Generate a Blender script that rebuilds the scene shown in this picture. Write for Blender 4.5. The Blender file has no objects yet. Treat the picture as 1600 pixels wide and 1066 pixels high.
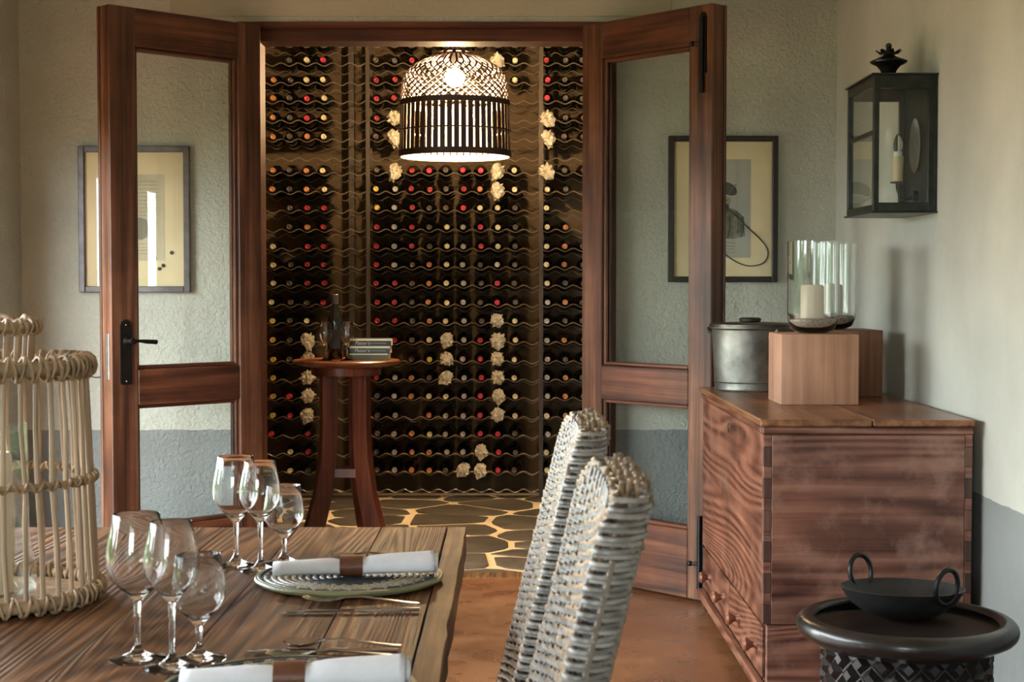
import bpy, bmesh, math, random
from mathutils import Vector, Matrix, noise
random.seed(7)
sc = bpy.context.scene
C = sc.collection
PI = math.pi
R = math.radians

# ------------------------------------------------------------------ camera, world, exposure
F = 2400.0
CAMZ = 1.25
TILT, YAW = math.atan(88 / F), math.atan(5 / F)
cam = bpy.data.cameras.new('camera')
cam.sensor_width = 36.0
cam.lens = F * 36.0 / 1600.0
cam.clip_start = 0.02
cam.dof.use_dof = True
cam.dof.focus_distance = 5.6
cam.dof.aperture_fstop = 16.0
camo = bpy.data.objects.new('camera', cam)
camo.location = (0, 0, CAMZ)
camo.rotation_euler = (PI / 2 - TILT, 0, -YAW)
C.objects.link(camo)
sc.camera = camo
sc.view_settings.view_transform = 'Standard'
sc.view_settings.look = 'None'
sc.view_settings.gamma = 1.0
sc.view_settings.use_curve_mapping = False
sc.view_settings.exposure = 0.0

world = bpy.data.worlds.new('overcast_sky')
sc.world = world
world.use_nodes = True
wb = world.node_tree.nodes['Background']
wb.inputs['Color'].default_value = (0.90, 0.97, 1.0, 1)
wb.inputs['Strength'].default_value = 21.0


def portal(name, loc, rot, sx, sy):
    l = bpy.data.lights.new(name, 'AREA')
    l.shape = 'RECTANGLE'
    l.size, l.size_y = sx, sy
    l.cycles.is_portal = True
    o = bpy.data.objects.new(name, l)
    o.location, o.rotation_euler = loc, rot
    C.objects.link(o)


# room figures (metres): camera stands at x=0, y=0 and looks along +y
YW = 6.52            # wall with the doorway
XL, XR = -2.065, 1.385
YF = -2.0            # wall behind the camera
ZC = 2.95
ZD = 0.633           # top of the grey dado
YR = 9.0             # front wires of the wine racks
YB = 9.32            # cellar back wall
portal('window_daylight', (XL - 0.1, 3.7, 0.95), (0, -PI / 2, 0), 1.9, 4.6)
portal('window_daylight', (-1.0, YF - 0.1, 1.2), (PI / 2, 0, 0), 1.6, 1.8)


def P(px, py, Y=None, Z=None, X=None):
    """point of the place seen at a photo pixel, at a known depth, height or side"""
    u, v = (px - 800) / F, (533 - py) / F
    d = camo.rotation_euler.to_matrix() @ Vector((u, v, -1))
    o = Vector((0, 0, CAMZ))
    if Y is not None: t = Y / d.y
    elif Z is not None: t = (Z - o.z) / d.z
    else: t = X / d.x
    return o + d * t


# ------------------------------------------------------------------ mesh helpers
class MB:
    def __init__(self):
        self.v, self.f, self.m = [], [], []

    def add(self, vs, fs, mi=0):
        b = len(self.v)
        self.v += [tuple(p) for p in vs]
        self.f += [tuple(i + b for i in f) for f in fs]
        self.m += [mi] * len(fs)
        return self

    def box(self, x0, x1, y0, y1, z0, z1, mi=0):
        vs = [(x, y, z) for x in (x0, x1) for y in (y0, y1) for z in (z0, z1)]
        return self.add(vs, [(0, 1, 3, 2), (4, 6, 7, 5), (0, 4, 5, 1), (2, 3, 7, 6), (0, 2, 6, 4), (1, 5, 7, 3)], mi)

    def bar(self, p0, p1, w, t, up=(0, 0, 1), mi=0, w1=None):
        """rectangular bar from p0 to p1; w across, t along `up`"""
        p0, p1 = Vector(p0), Vector(p1)
        d = (p1 - p0).normalized()
        s = d.cross(Vector(up)).normalized()
        u = s.cross(d)
        vs = []
        for p, ww in ((p0, w), (p1, w1 or w)):
            for a, b in ((-1, -1), (1, -1), (1, 1), (-1, 1)):
                vs.append(p + s * (a * ww / 2) + u * (b * t / 2))
        return self.add(vs, [(3, 2, 1, 0), (4, 5, 6, 7), (0, 1, 5, 4), (1, 2, 6, 5), (2, 3, 7, 6), (3, 0, 4, 7)], mi)

    def lathe(self, prof, n=24, c=(0, 0, 0), mi=0, M=None):
        rings, vs = [], []
        for r, z in prof:
            if r < 1e-6:
                rings.append([len(vs)]); vs.append(Vector((0, 0, z)))
            else:
                rings.append(list(range(len(vs), len(vs) + n)))
                vs += [Vector((r * math.cos(2 * PI * k / n), r * math.sin(2 * PI * k / n), z)) for k in range(n)]
        fs = []
        for a, b in zip(rings, rings[1:]):
            if len(a) == 1 and len(b) == 1: continue
            for k in range(n):
                k2 = (k + 1) % n
                if len(a) == 1: fs.append((a[0], b[k2], b[k]))
                elif len(b) == 1: fs.append((a[k], a[k2], b[0]))
                else: fs.append((a[k], a[k2], b[k2], b[k]))
        if M is not None: vs = [M @ p for p in vs]
        c = Vector(c)
        return self.add([p + c for p in vs], fs, mi)

    def tube(self, pts, r, n=6, closed=False, mi=0, flat=1.0):
        pts = [Vector(p) for p in pts]
        N = len(pts)
        rr = r if isinstance(r, (list, tuple)) else [r] * N
        tan = []
        for i in range(N):
            a = pts[(i - 1) % N] if closed or i > 0 else pts[i]
            b = pts[(i + 1) % N] if closed or i < N - 1 else pts[i]
            tan.append((b - a).normalized())
        ref = Vector((0, 0, 1)) if abs(tan[0].z) < 0.9 else Vector((1, 0, 0))
        u = tan[0].cross(ref).normalized()
        vs = []
        for i in range(N):
            u = (u - tan[i] * u.dot(tan[i])).normalized()
            w = tan[i].cross(u)
            vs += [pts[i] + (u * math.cos(2 * PI * k / n) + w * (flat * math.sin(2 * PI * k / n))) * rr[i] for k in range(n)]
        fs = []
        for i in range(N if closed else N - 1):
            j = (i + 1) % N
            fs += [(i * n + k, i * n + (k + 1) % n, j * n + (k + 1) % n, j * n + k) for k in range(n)]
        if not closed:
            fs += [tuple(reversed(range(n))), tuple(range((N - 1) * n, N * n))]
        return self.add(vs, fs, mi)

    def prism(self, poly, h0, h1, f=lambda a, b, h: (a, b, h), mi=0):
        n = len(poly)
        vs = [f(a, b, h0) for a, b in poly] + [f(a, b, h1) for a, b in poly]
        fs = [tuple(reversed(range(n))), tuple(range(n, 2 * n))]
        fs += [(k, (k + 1) % n, n + (k + 1) % n, n + k) for k in range(n)]
        return self.add(vs, fs, mi)

    def ball(self, c, r, n=10, mi=0, s=(1, 1, 1)):
        prof = [(r * math.sin(PI * k / n), -r * math.cos(PI * k / n)) for k in range(n + 1)]
        prof[0], prof[-1] = (0, -r), (0, r)
        return self.lathe(prof, max(8, n + 4), c, mi, Matrix.Diagonal((s[0], s[1], s[2])))

    def mesh(self, name, mats, smooth=35, bevel=0.0, seg=1):
        me = bpy.data.meshes.new(name)
        me.from_pydata(self.v, [], self.f)
        mats = mats if isinstance(mats, (list, tuple)) else [mats]
        for m in mats: me.materials.append(m)
        me.polygons.foreach_set('material_index', self.m)
        bm = bmesh.new(); bm.from_mesh(me)
        bmesh.ops.recalc_face_normals(bm, faces=bm.faces)
        if bevel:
            bmesh.ops.bevel(bm, geom=bm.edges[:] , offset=bevel, segments=seg, affect='EDGES', profile=0.5)
        bm.to_mesh(me); bm.free()
        if smooth:
            me.polygons.foreach_set('use_smooth', [True] * len(me.polygons))
            me.set_sharp_from_angle(angle=R(smooth))
        return me

    def build(self, name, mats, parent=None, loc=(0, 0, 0), rot=(0, 0, 0), smooth=35, bevel=0.0, seg=1):
        return link(name, self.mesh(name, mats, smooth, bevel, seg), parent, loc, rot)


def link(name, data, parent=None, loc=(0, 0, 0), rot=(0, 0, 0)):
    o = bpy.data.objects.new(name, data)
    o.location, o.rotation_euler = loc, rot
    o.parent = parent
    C.objects.link(o)
    return o


def tag(o, label=None, cat=None, group=None, kind=None):
    if label: o['label'] = label
    if cat: o['category'] = cat
    if group: o['group'] = group
    if kind: o['kind'] = kind
    return o


def thing(name, label, cat, loc=(0, 0, 0), rot=(0, 0, 0), group=None, kind=None):
    o = link(name, None, None, loc, rot if isinstance(rot, tuple) else (0, 0, rot))
    o.empty_display_size = 0.05
    return tag(o, label, cat, group, kind)


def copy_tree(o, parent=None):
    c = o.copy(); C.objects.link(c); c.parent = parent
    for ch in list(o.children): copy_tree(ch, c)
    return c


# ------------------------------------------------------------------ materials
def new_mat(name):
    m = bpy.data.materials.new(name); m.use_nodes = True
    nt = m.node_tree
    return m, nt, nt.nodes['Principled BSDF']


def N_(nt, t, **kw):
    n = nt.nodes.new(t)
    for k, v in kw.items():
        if k.startswith('i_'):
            n.inputs[k[2:].replace('_', ' ')].default_value = v
        else: setattr(n, k, v)
    return n


def ramp(nt, fac, stops):
    r = nt.nodes.new('ShaderNodeValToRGB')
    el = r.color_ramp.elements
    while len(el) < len(stops): el.new(0.5)
    for e, (p, c) in zip(el, stops):
        e.position = p; e.color = (*c, 1)
    nt.links.new(fac, r.inputs[0])
    return r.outputs[0]


def coords(nt, scale=(1, 1, 1), rnd=True, space='Object'):
    tc = N_(nt, 'ShaderNodeTexCoord')
    v = tc.outputs[space]
    if rnd:
        oi = N_(nt, 'ShaderNodeObjectInfo')
        mu = N_(nt, 'ShaderNodeMath', operation='MULTIPLY'); mu.inputs[1].default_value = 37.0
        nt.links.new(oi.outputs['Random'], mu.inputs[0])
        ad = N_(nt, 'ShaderNodeVectorMath', operation='ADD')
        nt.links.new(v, ad.inputs[0]); nt.links.new(mu.outputs[0], ad.inputs[1])
        v = ad.outputs[0]
    mp = N_(nt, 'ShaderNodeMapping'); mp.inputs['Scale'].default_value = scale
    nt.links.new(v, mp.inputs[0])
    return mp.outputs[0]


def noise_(nt, vec, scale, detail=3, rough=0.55, dist=0.0):
    n = N_(nt, 'ShaderNodeTexNoise')
    n.inputs['Scale'].default_value = scale; n.inputs['Detail'].default_value = detail
    n.inputs['Roughness'].default_value = rough; n.inputs['Distortion'].default_value = dist
    nt.links.new(vec, n.inputs['Vector'])
    return n.outputs[0]


def math_(nt, op, a, b=None, c=None):
    n = N_(nt, 'ShaderNodeMath', operation=op)
    for i, x in enumerate((a, b, c)):
        if x is None: continue
        if isinstance(x, (int, float)): n.inputs[i].default_value = x
        else: nt.links.new(x, n.inputs[i])
    return n.outputs[0]


def mixc(nt, fac, a, b, blend='MIX'):
    n = N_(nt, 'ShaderNodeMix', data_type='RGBA', blend_type=blend)
    for i, x in ((0, fac), (6, a), (7, b)):
        if isinstance(x, (int, float)): n.inputs[i].default_value = x
        elif isinstance(x, tuple): n.inputs[i].default_value = (*x, 1)
        else: nt.links.new(x, n.inputs[i])
    return n.outputs[2]


def bump(nt, bsdf, h, strength=0.3, dist=0.01):
    b = N_(nt, 'ShaderNodeBump'); b.inputs['Strength'].default_value = strength; b.inputs['Distance'].default_value = dist
    nt.links.new(h, b.inputs['Height']); nt.links.new(b.outputs[0], bsdf.inputs['Normal'])


def plain(name, col, rough=0.5, metal=0.0, var=0.0, vs=8.0, bmp=0.0, bs=60.0, spec=0.5, coat=0.0):
    m, nt, b = new_mat(name)
    b.inputs['Base Color'].default_value = (*col, 1)
    b.inputs['Roughness'].default_value = rough; b.inputs['Metallic'].default_value = metal
    b.inputs['Specular IOR Level'].default_value = spec; b.inputs['Coat Weight'].default_value = coat
    if var or bmp: v = coords(nt)
    if var:
        n = noise_(nt, v, vs, 4)
        lo = tuple(x * (1 - var) for x in col); hi = tuple(min(1, x * (1 + var)) for x in col)
        nt.links.new(ramp(nt, n, [(0.3, lo), (0.7, hi)]), b.inputs['Base Color'])
    if bmp: bump(nt, b, noise_(nt, v, bs, 4), bmp, 0.004)
    return m


def wood(name, dark, mid, light, axis='Z', s=3.0, rings=16.0, rough=0.45, bmp=0.25, mottle=0.35, fine=60.0, along=0.12, wear=None, ringmix=0.5, coat=0.0, con=0.29, spec=0.45):
    m, nt, b = new_mat(name)
    ax = 'XYZ'.index(axis)
    sc1 = [1.0] * 3; sc1[ax] = along
    sc2 = [1.0] * 3; sc2[ax] = 0.03
    v1, v2, v3 = coords(nt, tuple(sc1)), coords(nt, tuple(sc2)), coords(nt, (1, 1, 1))
    rg = math_(nt, 'MULTIPLY_ADD', math_(nt, 'SINE', math_(nt, 'MULTIPLY', noise_(nt, v1, s, 2, 0.45, 0.3), rings * 2.0)), 0.5, 0.5)
    fi = noise_(nt, v2, fine, 3, 0.6)
    fac = math_(nt, 'ADD', math_(nt, 'MULTIPLY', rg, ringmix * 0.6), math_(nt, 'MULTIPLY', fi, 1 - ringmix * 0.6))
    col = ramp(nt, fac, [(0.5 - con, dark), (0.5, mid), (0.5 + con, light)])
    mo = noise_(nt, v3, 3.5, 4, 0.6)
    dk = ramp(nt, mo, [(0.3, (1 - mottle,) * 3), (0.7, (1.0 + mottle * 0.3,) * 3)])
    col = mixc(nt, 1.0, col, dk, 'MULTIPLY')
    if wear:
        wn = noise_(nt, v3, 6.0, 5, 0.65)
        wf = ramp(nt, wn, [(0.5, (0, 0, 0)), (0.72, (0.75, 0.75, 0.75))])
        col = mixc(nt, wf, col, wear)
    nt.links.new(col, b.inputs['Base Color'])
    b.inputs['Roughness'].default_value = rough
    b.inputs['Specular IOR Level'].default_value = spec
    b.inputs['Coat Weight'].default_value = coat
    b.inputs['Coat Roughness'].default_value = 0.2
    bump(nt, b, fac, bmp, 0.004)
    return m


def plaster(name, top, low=None, strength=0.5, s=26.0):
    m, nt, b = new_mat(name)
    tc = N_(nt, 'ShaderNodeTexCoord'); v = tc.outputs['Object']
    n1 = noise_(nt, v, 2.2, 5, 0.6)
    col = ramp(nt, n1, [(0.3, tuple(x * 0.86 for x in top)), (0.7, tuple(min(1, x * 1.08) for x in top))])
    if low:
        sx = N_(nt, 'ShaderNodeSeparateXYZ'); nt.links.new(v, sx.inputs[0])
        zz = math_(nt, 'ADD', sx.outputs[2], math_(nt, 'MULTIPLY', noise_(nt, v, 14, 2), 0.012))
        f = math_(nt, 'LESS_THAN', zz, ZD + 0.006)
        n2 = ramp(nt, n1, [(0.3, tuple(x * 0.85 for x in low)), (0.7, tuple(x * 1.1 for x in low))])
        col = mixc(nt, f, col, n2)
    nt.links.new(col, b.inputs['Base Color'])
    b.inputs['Roughness'].default_value = 0.8
    b.inputs['Specular IOR Level'].default_value = 0.25
    h = math_(nt, 'ADD', noise_(nt, v, s, 4, 0.55, 0.6), math_(nt, 'MULTIPLY', noise_(nt, v, 5.0, 3), 1.2))
    bump(nt, b, h, strength, 0.02)
    return m


def thin_glass(name, tint=(0.97, 0.99, 0.98), rough=0.0, ior=1.45, boost=1.0):
    m, nt, b = new_mat(name)
    nt.nodes.remove(b)
    out = nt.nodes['Material Output']
    lw = N_(nt, 'ShaderNodeLayerWeight'); lw.inputs['Blend'].default_value = 0.5
    f0 = ((ior - 1) / (ior + 1)) ** 2 * boost
    f = math_(nt, 'MULTIPLY_ADD', math_(nt, 'POWER', lw.outputs['Facing'], 5.0), 1 - f0, f0)
    t = N_(nt, 'ShaderNodeBsdfTransparent'); t.inputs[0].default_value = (*tint, 1)
    g = N_(nt, 'ShaderNodeBsdfGlossy'); g.inputs['Roughness'].default_value = rough
    mx = N_(nt, 'ShaderNodeMixShader')
    nt.links.new(f, mx.inputs[0]); nt.links.new(t.outputs[0], mx.inputs[1]); nt.links.new(g.outputs[0], mx.inputs[2])
    nt.links.new(mx.outputs[0], out.inputs[0])
    return m


def glass(name, col=(1, 1, 1), rough=0.0, ior=1.47):
    m, nt, b = new_mat(name)
    b.inputs['Base Color'].default_value = (*col, 1)
    b.inputs['Transmission Weight'].default_value = 1.0
    b.inputs['Roughness'].default_value = rough; b.inputs['IOR'].default_value = ior
    return m


def emit(name, col, st):
    m, nt, b = new_mat(name)
    b.inputs['Base Color'].default_value = (*col, 1)
    b.inputs['Emission Color'].default_value = (*col, 1)
    b.inputs['Emission Strength'].default_value = st
    return m


M = {}
M['wall'] = plaster('sage_plaster', (0.50, 0.51, 0.44), (0.235, 0.25, 0.245), 0.6, 52)
M['wall_plain'] = plaster('smooth_sage_plaster', (0.52, 0.53, 0.47), (0.235, 0.25, 0.245), 0.14, 12)
M['lintel'] = plaster('beige_lintel', (0.42, 0.40, 0.31), None, 0.2)
M['ceiling'] = plaster('ceiling_white', (0.7, 0.69, 0.62), None, 0.1)
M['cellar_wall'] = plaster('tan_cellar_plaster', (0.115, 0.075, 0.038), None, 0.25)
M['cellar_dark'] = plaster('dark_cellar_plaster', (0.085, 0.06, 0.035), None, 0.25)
M['mortar'] = plaster('pale_mortar', (0.80, 0.64, 0.40), None, 0.3, 60)
M['door'] = wood('door_mahogany', (0.040, 0.015, 0.008), (0.120, 0.048, 0.024), (0.23, 0.104, 0.055), 'Z', 4, 26, 0.38, 0.10, 0.5, 70, 0.05, ringmix=0.4, con=0.25)
M['door_h'] = wood('door_mahogany_rail', (0.040, 0.013, 0.007), (0.12, 0.040, 0.019), (0.21, 0.080, 0.039), 'X', 4, 26, 0.38, 0.10, 0.5, 70, 0.05, ringmix=0.4, con=0.25)
M['frame_h'] = wood('frame_mahogany', (0.035, 0.009, 0.005), (0.10, 0.027, 0.012), (0.18, 0.055, 0.025), 'X', 4, 20, 0.62, 0.1, 0.4, 70, 0.06, ringmix=0.3)
M['frame_v'] = wood('jamb_mahogany', (0.035, 0.009, 0.005), (0.10, 0.027, 0.012), (0.18, 0.055, 0.025), 'Z', 4, 20, 0.62, 0.1, 0.4, 70, 0.06, ringmix=0.3)
M['table'] = wood('reclaimed_oak', (0.030, 0.012, 0.005), (0.130, 0.054, 0.021), (0.25, 0.115, 0.047), 'Y', 4, 120, 0.50, 0.8, 0.5, 80, 0.07, ringmix=0.5, con=0.30, spec=0.22)
M['table_edge'] = wood('oak_edge', (0.055, 0.024, 0.009), (0.19, 0.092, 0.037), (0.31, 0.165, 0.072), 'Y', 6, 50, 0.55, 0.5, 0.5, 80, 0.06, ringmix=0.4, spec=0.22)
M['chest_v'] = wood('chest_pine_front', (0.06, 0.018, 0.010), (0.20, 0.074, 0.042), (0.32, 0.145, 0.09), 'Y', 1.8, 130, 0.42, 0.3, 0.5, 45, 0.14, (0.26, 0.135, 0.09), 0.5, con=0.27)
M['chest_h'] = wood('chest_pine_end', (0.050, 0.016, 0.010), (0.175, 0.068, 0.044), (0.29, 0.140, 0.098), 'X', 2.4, 150, 0.45, 0.4, 0.55, 45, 0.09, (0.31, 0.175, 0.135), 0.5, con=0.27)
M['chest_top'] = wood('chest_pine_lid', (0.09, 0.030, 0.013), (0.24, 0.10, 0.045), (0.36, 0.18, 0.085), 'Y', 2.5, 40, 0.3, 0.12, 0.4, 60, 0.10, None, 0.45)
M['chest_dark'] = wood('chest_dark_edge', (0.03, 0.013, 0.009), (0.10, 0.045, 0.03), (0.19, 0.09, 0.06), 'Z', 6, 6, 0.55, 0.3, 0.5)
M['knob'] = wood('turned_knob', (0.10, 0.03, 0.015), (0.24, 0.085, 0.045), (0.34, 0.15, 0.085), 'X', 10, 6, 0.35, 0.1)
M['block'] = wood('pale_timber_block', (0.30, 0.145, 0.085), (0.46, 0.25, 0.16), (0.55, 0.335, 0.235), 'Z', 2.2, 9, 0.6, 0.12, 0.25, 40, 0.3, None, 0.5)
M['block_dark'] = wood('red_timber_block', (0.13, 0.05, 0.022), (0.26, 0.115, 0.055), (0.36, 0.18, 0.095), 'Z', 3.5, 5, 0.55, 0.15, 0.3, 60, 0.2, None, 0.45)
M['stand_wood'] = wood('polished_stand', (0.05, 0.010, 0.005), (0.16, 0.040, 0.016), (0.27, 0.082, 0.034), 'Z', 6, 5, 0.36, 0.08, 0.35, coat=0.05)
M['stand_top'] = wood('polished_stand_top', (0.10, 0.030, 0.012), (0.27, 0.085, 0.034), (0.40, 0.15, 0.06), 'X', 6, 5, 0.28, 0.06, 0.3, coat=0.3)
M['shade_out'] = wood('dark_bamboo', (0.012, 0.005, 0.004), (0.028, 0.011, 0.008), (0.05, 0.022, 0.014), 'Z', 12, 5, 0.5, 0.1)
M['shade_in'] = plain('pale_bamboo_inside', (0.80, 0.68, 0.50), 0.6, var=0.1)
M['shade_mid'] = plain('brown_bamboo_inside', (0.30, 0.20, 0.13), 0.6, var=0.1)
M['rattan'] = wood('pale_rattan', (0.34, 0.215, 0.13), (0.56, 0.40, 0.27), (0.68, 0.54, 0.40), 'Z', 14, 4, 0.42, 0.15, 0.25, 90, 0.05, None, 0.3)
M['rattan_wrap'] = plain('rattan_binding', (0.42, 0.29, 0.18), 0.45, var=0.4, vs=40)
M['wicker'] = plain('grey_washed_wicker', (0.245, 0.225, 0.205), 0.40, var=0.6, vs=26, bmp=0.2, bs=150)
M['wicker_dark'] = plain('brown_wicker_stake', (0.16, 0.12, 0.09), 0.45, var=0.4, vs=30)
M['wicker_tip'] = plain('cut_cane_tip', (0.26, 0.175, 0.105), 0.3, var=0.4, vs=90)
M['black_iron'] = plain('black_iron', (0.014, 0.014, 0.015), 0.38, 0.6, 0.3, 30)
M['bronze'] = plain('dark_bronze', (0.035, 0.040, 0.036), 0.36, 0.75, 0.4, 20)
M['rack'] = plain('brown_rack_wire', (0.30, 0.245, 0.18), 0.35, 0.6, 0.25, 10)
M['rack_post'] = plain('dark_rack_post', (0.07, 0.052, 0.036), 0.45, 0.5, 0.25, 10)
M['steel'] = plain('polished_steel', (0.42, 0.41, 0.40), 0.14, 1.0)
M['plate_steel'] = plain('lock_plate', (0.62, 0.61, 0.58), 0.3, 1.0, 0.2, 40)
M['zinc'] = plain('old_zinc', (0.20, 0.20, 0.175), 0.46, 0.8, 0.6, 9, 0.2, 40)
M['zinc_dark'] = plain('dark_zinc', (0.13, 0.12, 0.10), 0.4, 0.8, 0.4, 20)
M['bottle'] = plain('dark_bottle_glass', (0.006, 0.007, 0.005), 0.10, 0, 0, spec=0.6, coat=0.4)
M['bottle_brown'] = plain('brown_bottle_glass', (0.016, 0.008, 0.004), 0.10, 0, 0, spec=0.6, coat=0.4)
M['tissue'] = plain('crumpled_tissue', (0.82, 0.72, 0.54), 0.75, 0, 0.15, 20)
M['pane'] = thin_glass('clear_pane')
M['art_pane'] = thin_glass('picture_glass', (0.98, 0.98, 0.97), 0.01, 1.5, 0.8)
M['glass'] = glass('clear_crystal')
M['hurricane'] = glass('hurricane_glass', (0.98, 1, 0.99), 0.0, 1.45)
M['frosted'] = glass('pearl_bulb_glass', (0.95, 0.93, 0.85), 0.25, 1.3)
M['candle'] = plain('cream_wax', (0.80, 0.70, 0.56), 0.5)
M['sand'] = plain('grey_sand', (0.42, 0.36, 0.30), 0.9, 0, 0.4, 90, 0.3, 200)
M['linen'] = plain('white_linen', (0.80, 0.82, 0.88), 0.85, 0, 0.06, 30, 0.15, 300)
M['leather'] = plain('brown_leather', (0.16, 0.058, 0.03), 0.45, 0, 0.3, 30, 0.2, 200)
M['mat_board'] = plain('cream_mat', (0.80, 0.68, 0.43), 0.8, 0, 0.08, 5)
M['grey_paper'] = plain('grey_paper', (0.42, 0.43, 0.38), 0.8, 0, 0.10, 9)
M['old_paper'] = plain('old_paper', (0.60, 0.54, 0.38), 0.8, 0, 0.12, 9)
M['ink'] = plain('dark_ink', (0.035, 0.037, 0.025), 0.8, 0, 0.6, 40)
M['ink_mid'] = plain('grey_ink', (0.13, 0.135, 0.095), 0.8, 0, 0.5, 45)
M['ink_soft'] = plain('faded_ink', (0.27, 0.26, 0.20), 0.8)
M['frame_black'] = plain('black_frame', (0.018, 0.013, 0.011), 0.4, 0, 0.3, 20)
M['frame_grey'] = plain('grey_frame', (0.12, 0.105, 0.11), 0.42, 0.2, 0.3, 25)
M['stool'] = plain('ebonised_wood', (0.012, 0.010, 0.010), 0.32, 0, 0.5, 14, 0.15, 60, 0.5, 0.15)
M['stool_tray'] = plain('dark_tray_wood', (0.022, 0.013, 0.010), 0.4, 0, 0.5, 8, 0.1, 60)
M['iron_pan'] = plain('dull_iron', (0.022, 0.022, 0.023), 0.48, 0.35, 0.5, 12, 0.25, 70)
M['book_green'] = plain('dark_green_cloth', (0.010, 0.030, 0.017), 0.45)
M['book_black'] = plain('blackish_green_cloth', (0.008, 0.013, 0.010), 0.45)
M['book_olive'] = plain('olive_cloth', (0.10, 0.085, 0.02), 0.55, var=0.2)
M['page'] = plain('book_pages', (0.78, 0.74, 0.55), 0.8)
M['gold_text'] = plain('pale_lettering', (0.55, 0.56, 0.46), 0.5)
M['label'] = plain('dark_bottle_label', (0.05, 0.05, 0.052), 0.6)
M['label_edge'] = plain('label_border', (0.35, 0.33, 0.30), 0.6)
M['silver_disc'] = plain('tarnished_reflector', (0.45, 0.45, 0.42), 0.3, 1.0, 0.3, 12)
M['lamp_sleeve'] = plain('candle_sleeve', (0.52, 0.43, 0.27), 0.6)
M['lamp_cap'] = plain('lamp_socket', (0.6, 0.66, 0.64), 0.4)
M['window_wood'] = M['frame_v']
M['lawn'] = plain('lawn', (0.07, 0.13, 0.03), 0.9, 0, 0.4, 3)
M['foliage'] = plain('garden_foliage', (0.055, 0.11, 0.03), 0.7, 0, 0.6, 4)
M['cord'] = plain('dark_cord', (0.02, 0.018, 0.016), 0.5)


def floor_mat():
    m, nt, b = new_mat('polished_brown_cement')
    v = coords(nt, (1, 1, 1), False)
    n1, n2 = noise_(nt, v, 1.6, 4, 0.55, 0.4), noise_(nt, v, 7, 3, 0.5, 0.3)
    f = math_(nt, 'ADD', math_(nt, 'MULTIPLY', n1, 0.8), math_(nt, 'MULTIPLY', n2, 0.2))
    nt.links.new(ramp(nt, f, [(0.25, (0.115, 0.044, 0.019)), (0.5, (0.225, 0.094, 0.040)), (0.75, (0.34, 0.155, 0.070))]), b.inputs['Base Color'])
    nt.links.new(ramp(nt, n2, [(0.3, (0.22,) * 3), (0.7, (0.42,) * 3)]), b.inputs['Roughness'])
    bump(nt, b, n1, 0.02, 0.01)
    return m


def stone_mat():
    m, nt, b = new_mat('slate_flagstone')
    v = coords(nt, (1, 1, 1))
    n1, n2 = noise_(nt, v, 3, 4), noise_(nt, coords(nt, (3, 14, 3)), 3, 5, 0.65, 0.6)
    f = math_(nt, 'ADD', math_(nt, 'MULTIPLY', n1, 0.5), math_(nt, 'MULTIPLY', n2, 0.5))
    nt.links.new(ramp(nt, f, [(0.3, (0.030, 0.025, 0.019)), (0.52, (0.085, 0.070, 0.052)), (0.74, (0.20, 0.165, 0.125))]), b.inputs['Base Color'])
    b.inputs['Roughness'].default_value = 0.6
    bump(nt, b, n2, 0.5, 0.008)
    return m


M['floor'] = floor_mat()
M['stone'] = stone_mat()


def bead_mat():
    m, nt, b = new_mat('beaded_charger')
    v = coords(nt, (1, 1, 1), False)
    sx = N_(nt, 'ShaderNodeSeparateXYZ'); nt.links.new(v, sx.inputs[0])
    rr = math_(nt, 'SQRT', math_(nt, 'ADD', math_(nt, 'POWER', sx.outputs[0], 2.0), math_(nt, 'POWER', sx.outputs[1], 2.0)))
    an = math_(nt, 'ARCTAN2', sx.outputs[1], sx.outputs[0])
    zz = math_(nt, 'PINGPONG', math_(nt, 'MULTIPLY', an, 30 / (2 * PI)), 0.5)
    zz = math_(nt, 'MULTIPLY', zz, 0.034)
    a = math_(nt, 'GREATER_THAN', math_(nt, 'ADD', rr, zz), 0.092)
    c = math_(nt, 'LESS_THAN', math_(nt, 'ADD', rr, zz), 0.143)
    band = math_(nt, 'MULTIPLY', a, c)
    n = noise_(nt, v, 260, 2)
    pale = ramp(nt, n, [(0.35, (0.16, 0.14, 0.09)), (0.65, (0.50, 0.46, 0.36))])
    dark = ramp(nt, n, [(0.35, (0.010, 0.013, 0.018)), (0.65, (0.045, 0.058, 0.075))])
    col = mixc(nt, band, dark, pale)
    rim = math_(nt, 'GREATER_THAN', rr, 0.151)
    nt.links.new(mixc(nt, rim, col, (0.20, 0.20, 0.10)), b.inputs['Base Color'])
    b.inputs['Roughness'].default_value = 0.45
    bump(nt, b, n, 0.5, 0.002)
    return m


M['beads'] = bead_mat()
CAP = {'r': ((0.36, 0.018, 0.022), 'dark red'), 'R': ((0.62, 0.035, 0.055), 'bright red'), 'w': ((0.78, 0.66, 0.38), 'cream'), 'y': ((0.74, 0.50, 0.09), 'yellow'),
       'o': ((0.56, 0.22, 0.075), 'copper'), 'k': ((0.42, 0.38, 0.34), 'silver grey'), 'd': ((0.10, 0.075, 0.06), 'dark brown')}
for k, (c, _) in CAP.items():
    M['cap_' + k] = plain('capsule_' + CAP[k][1].replace(' ', '_'), c, 0.38, 0.1, 0.15, 40)

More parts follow.
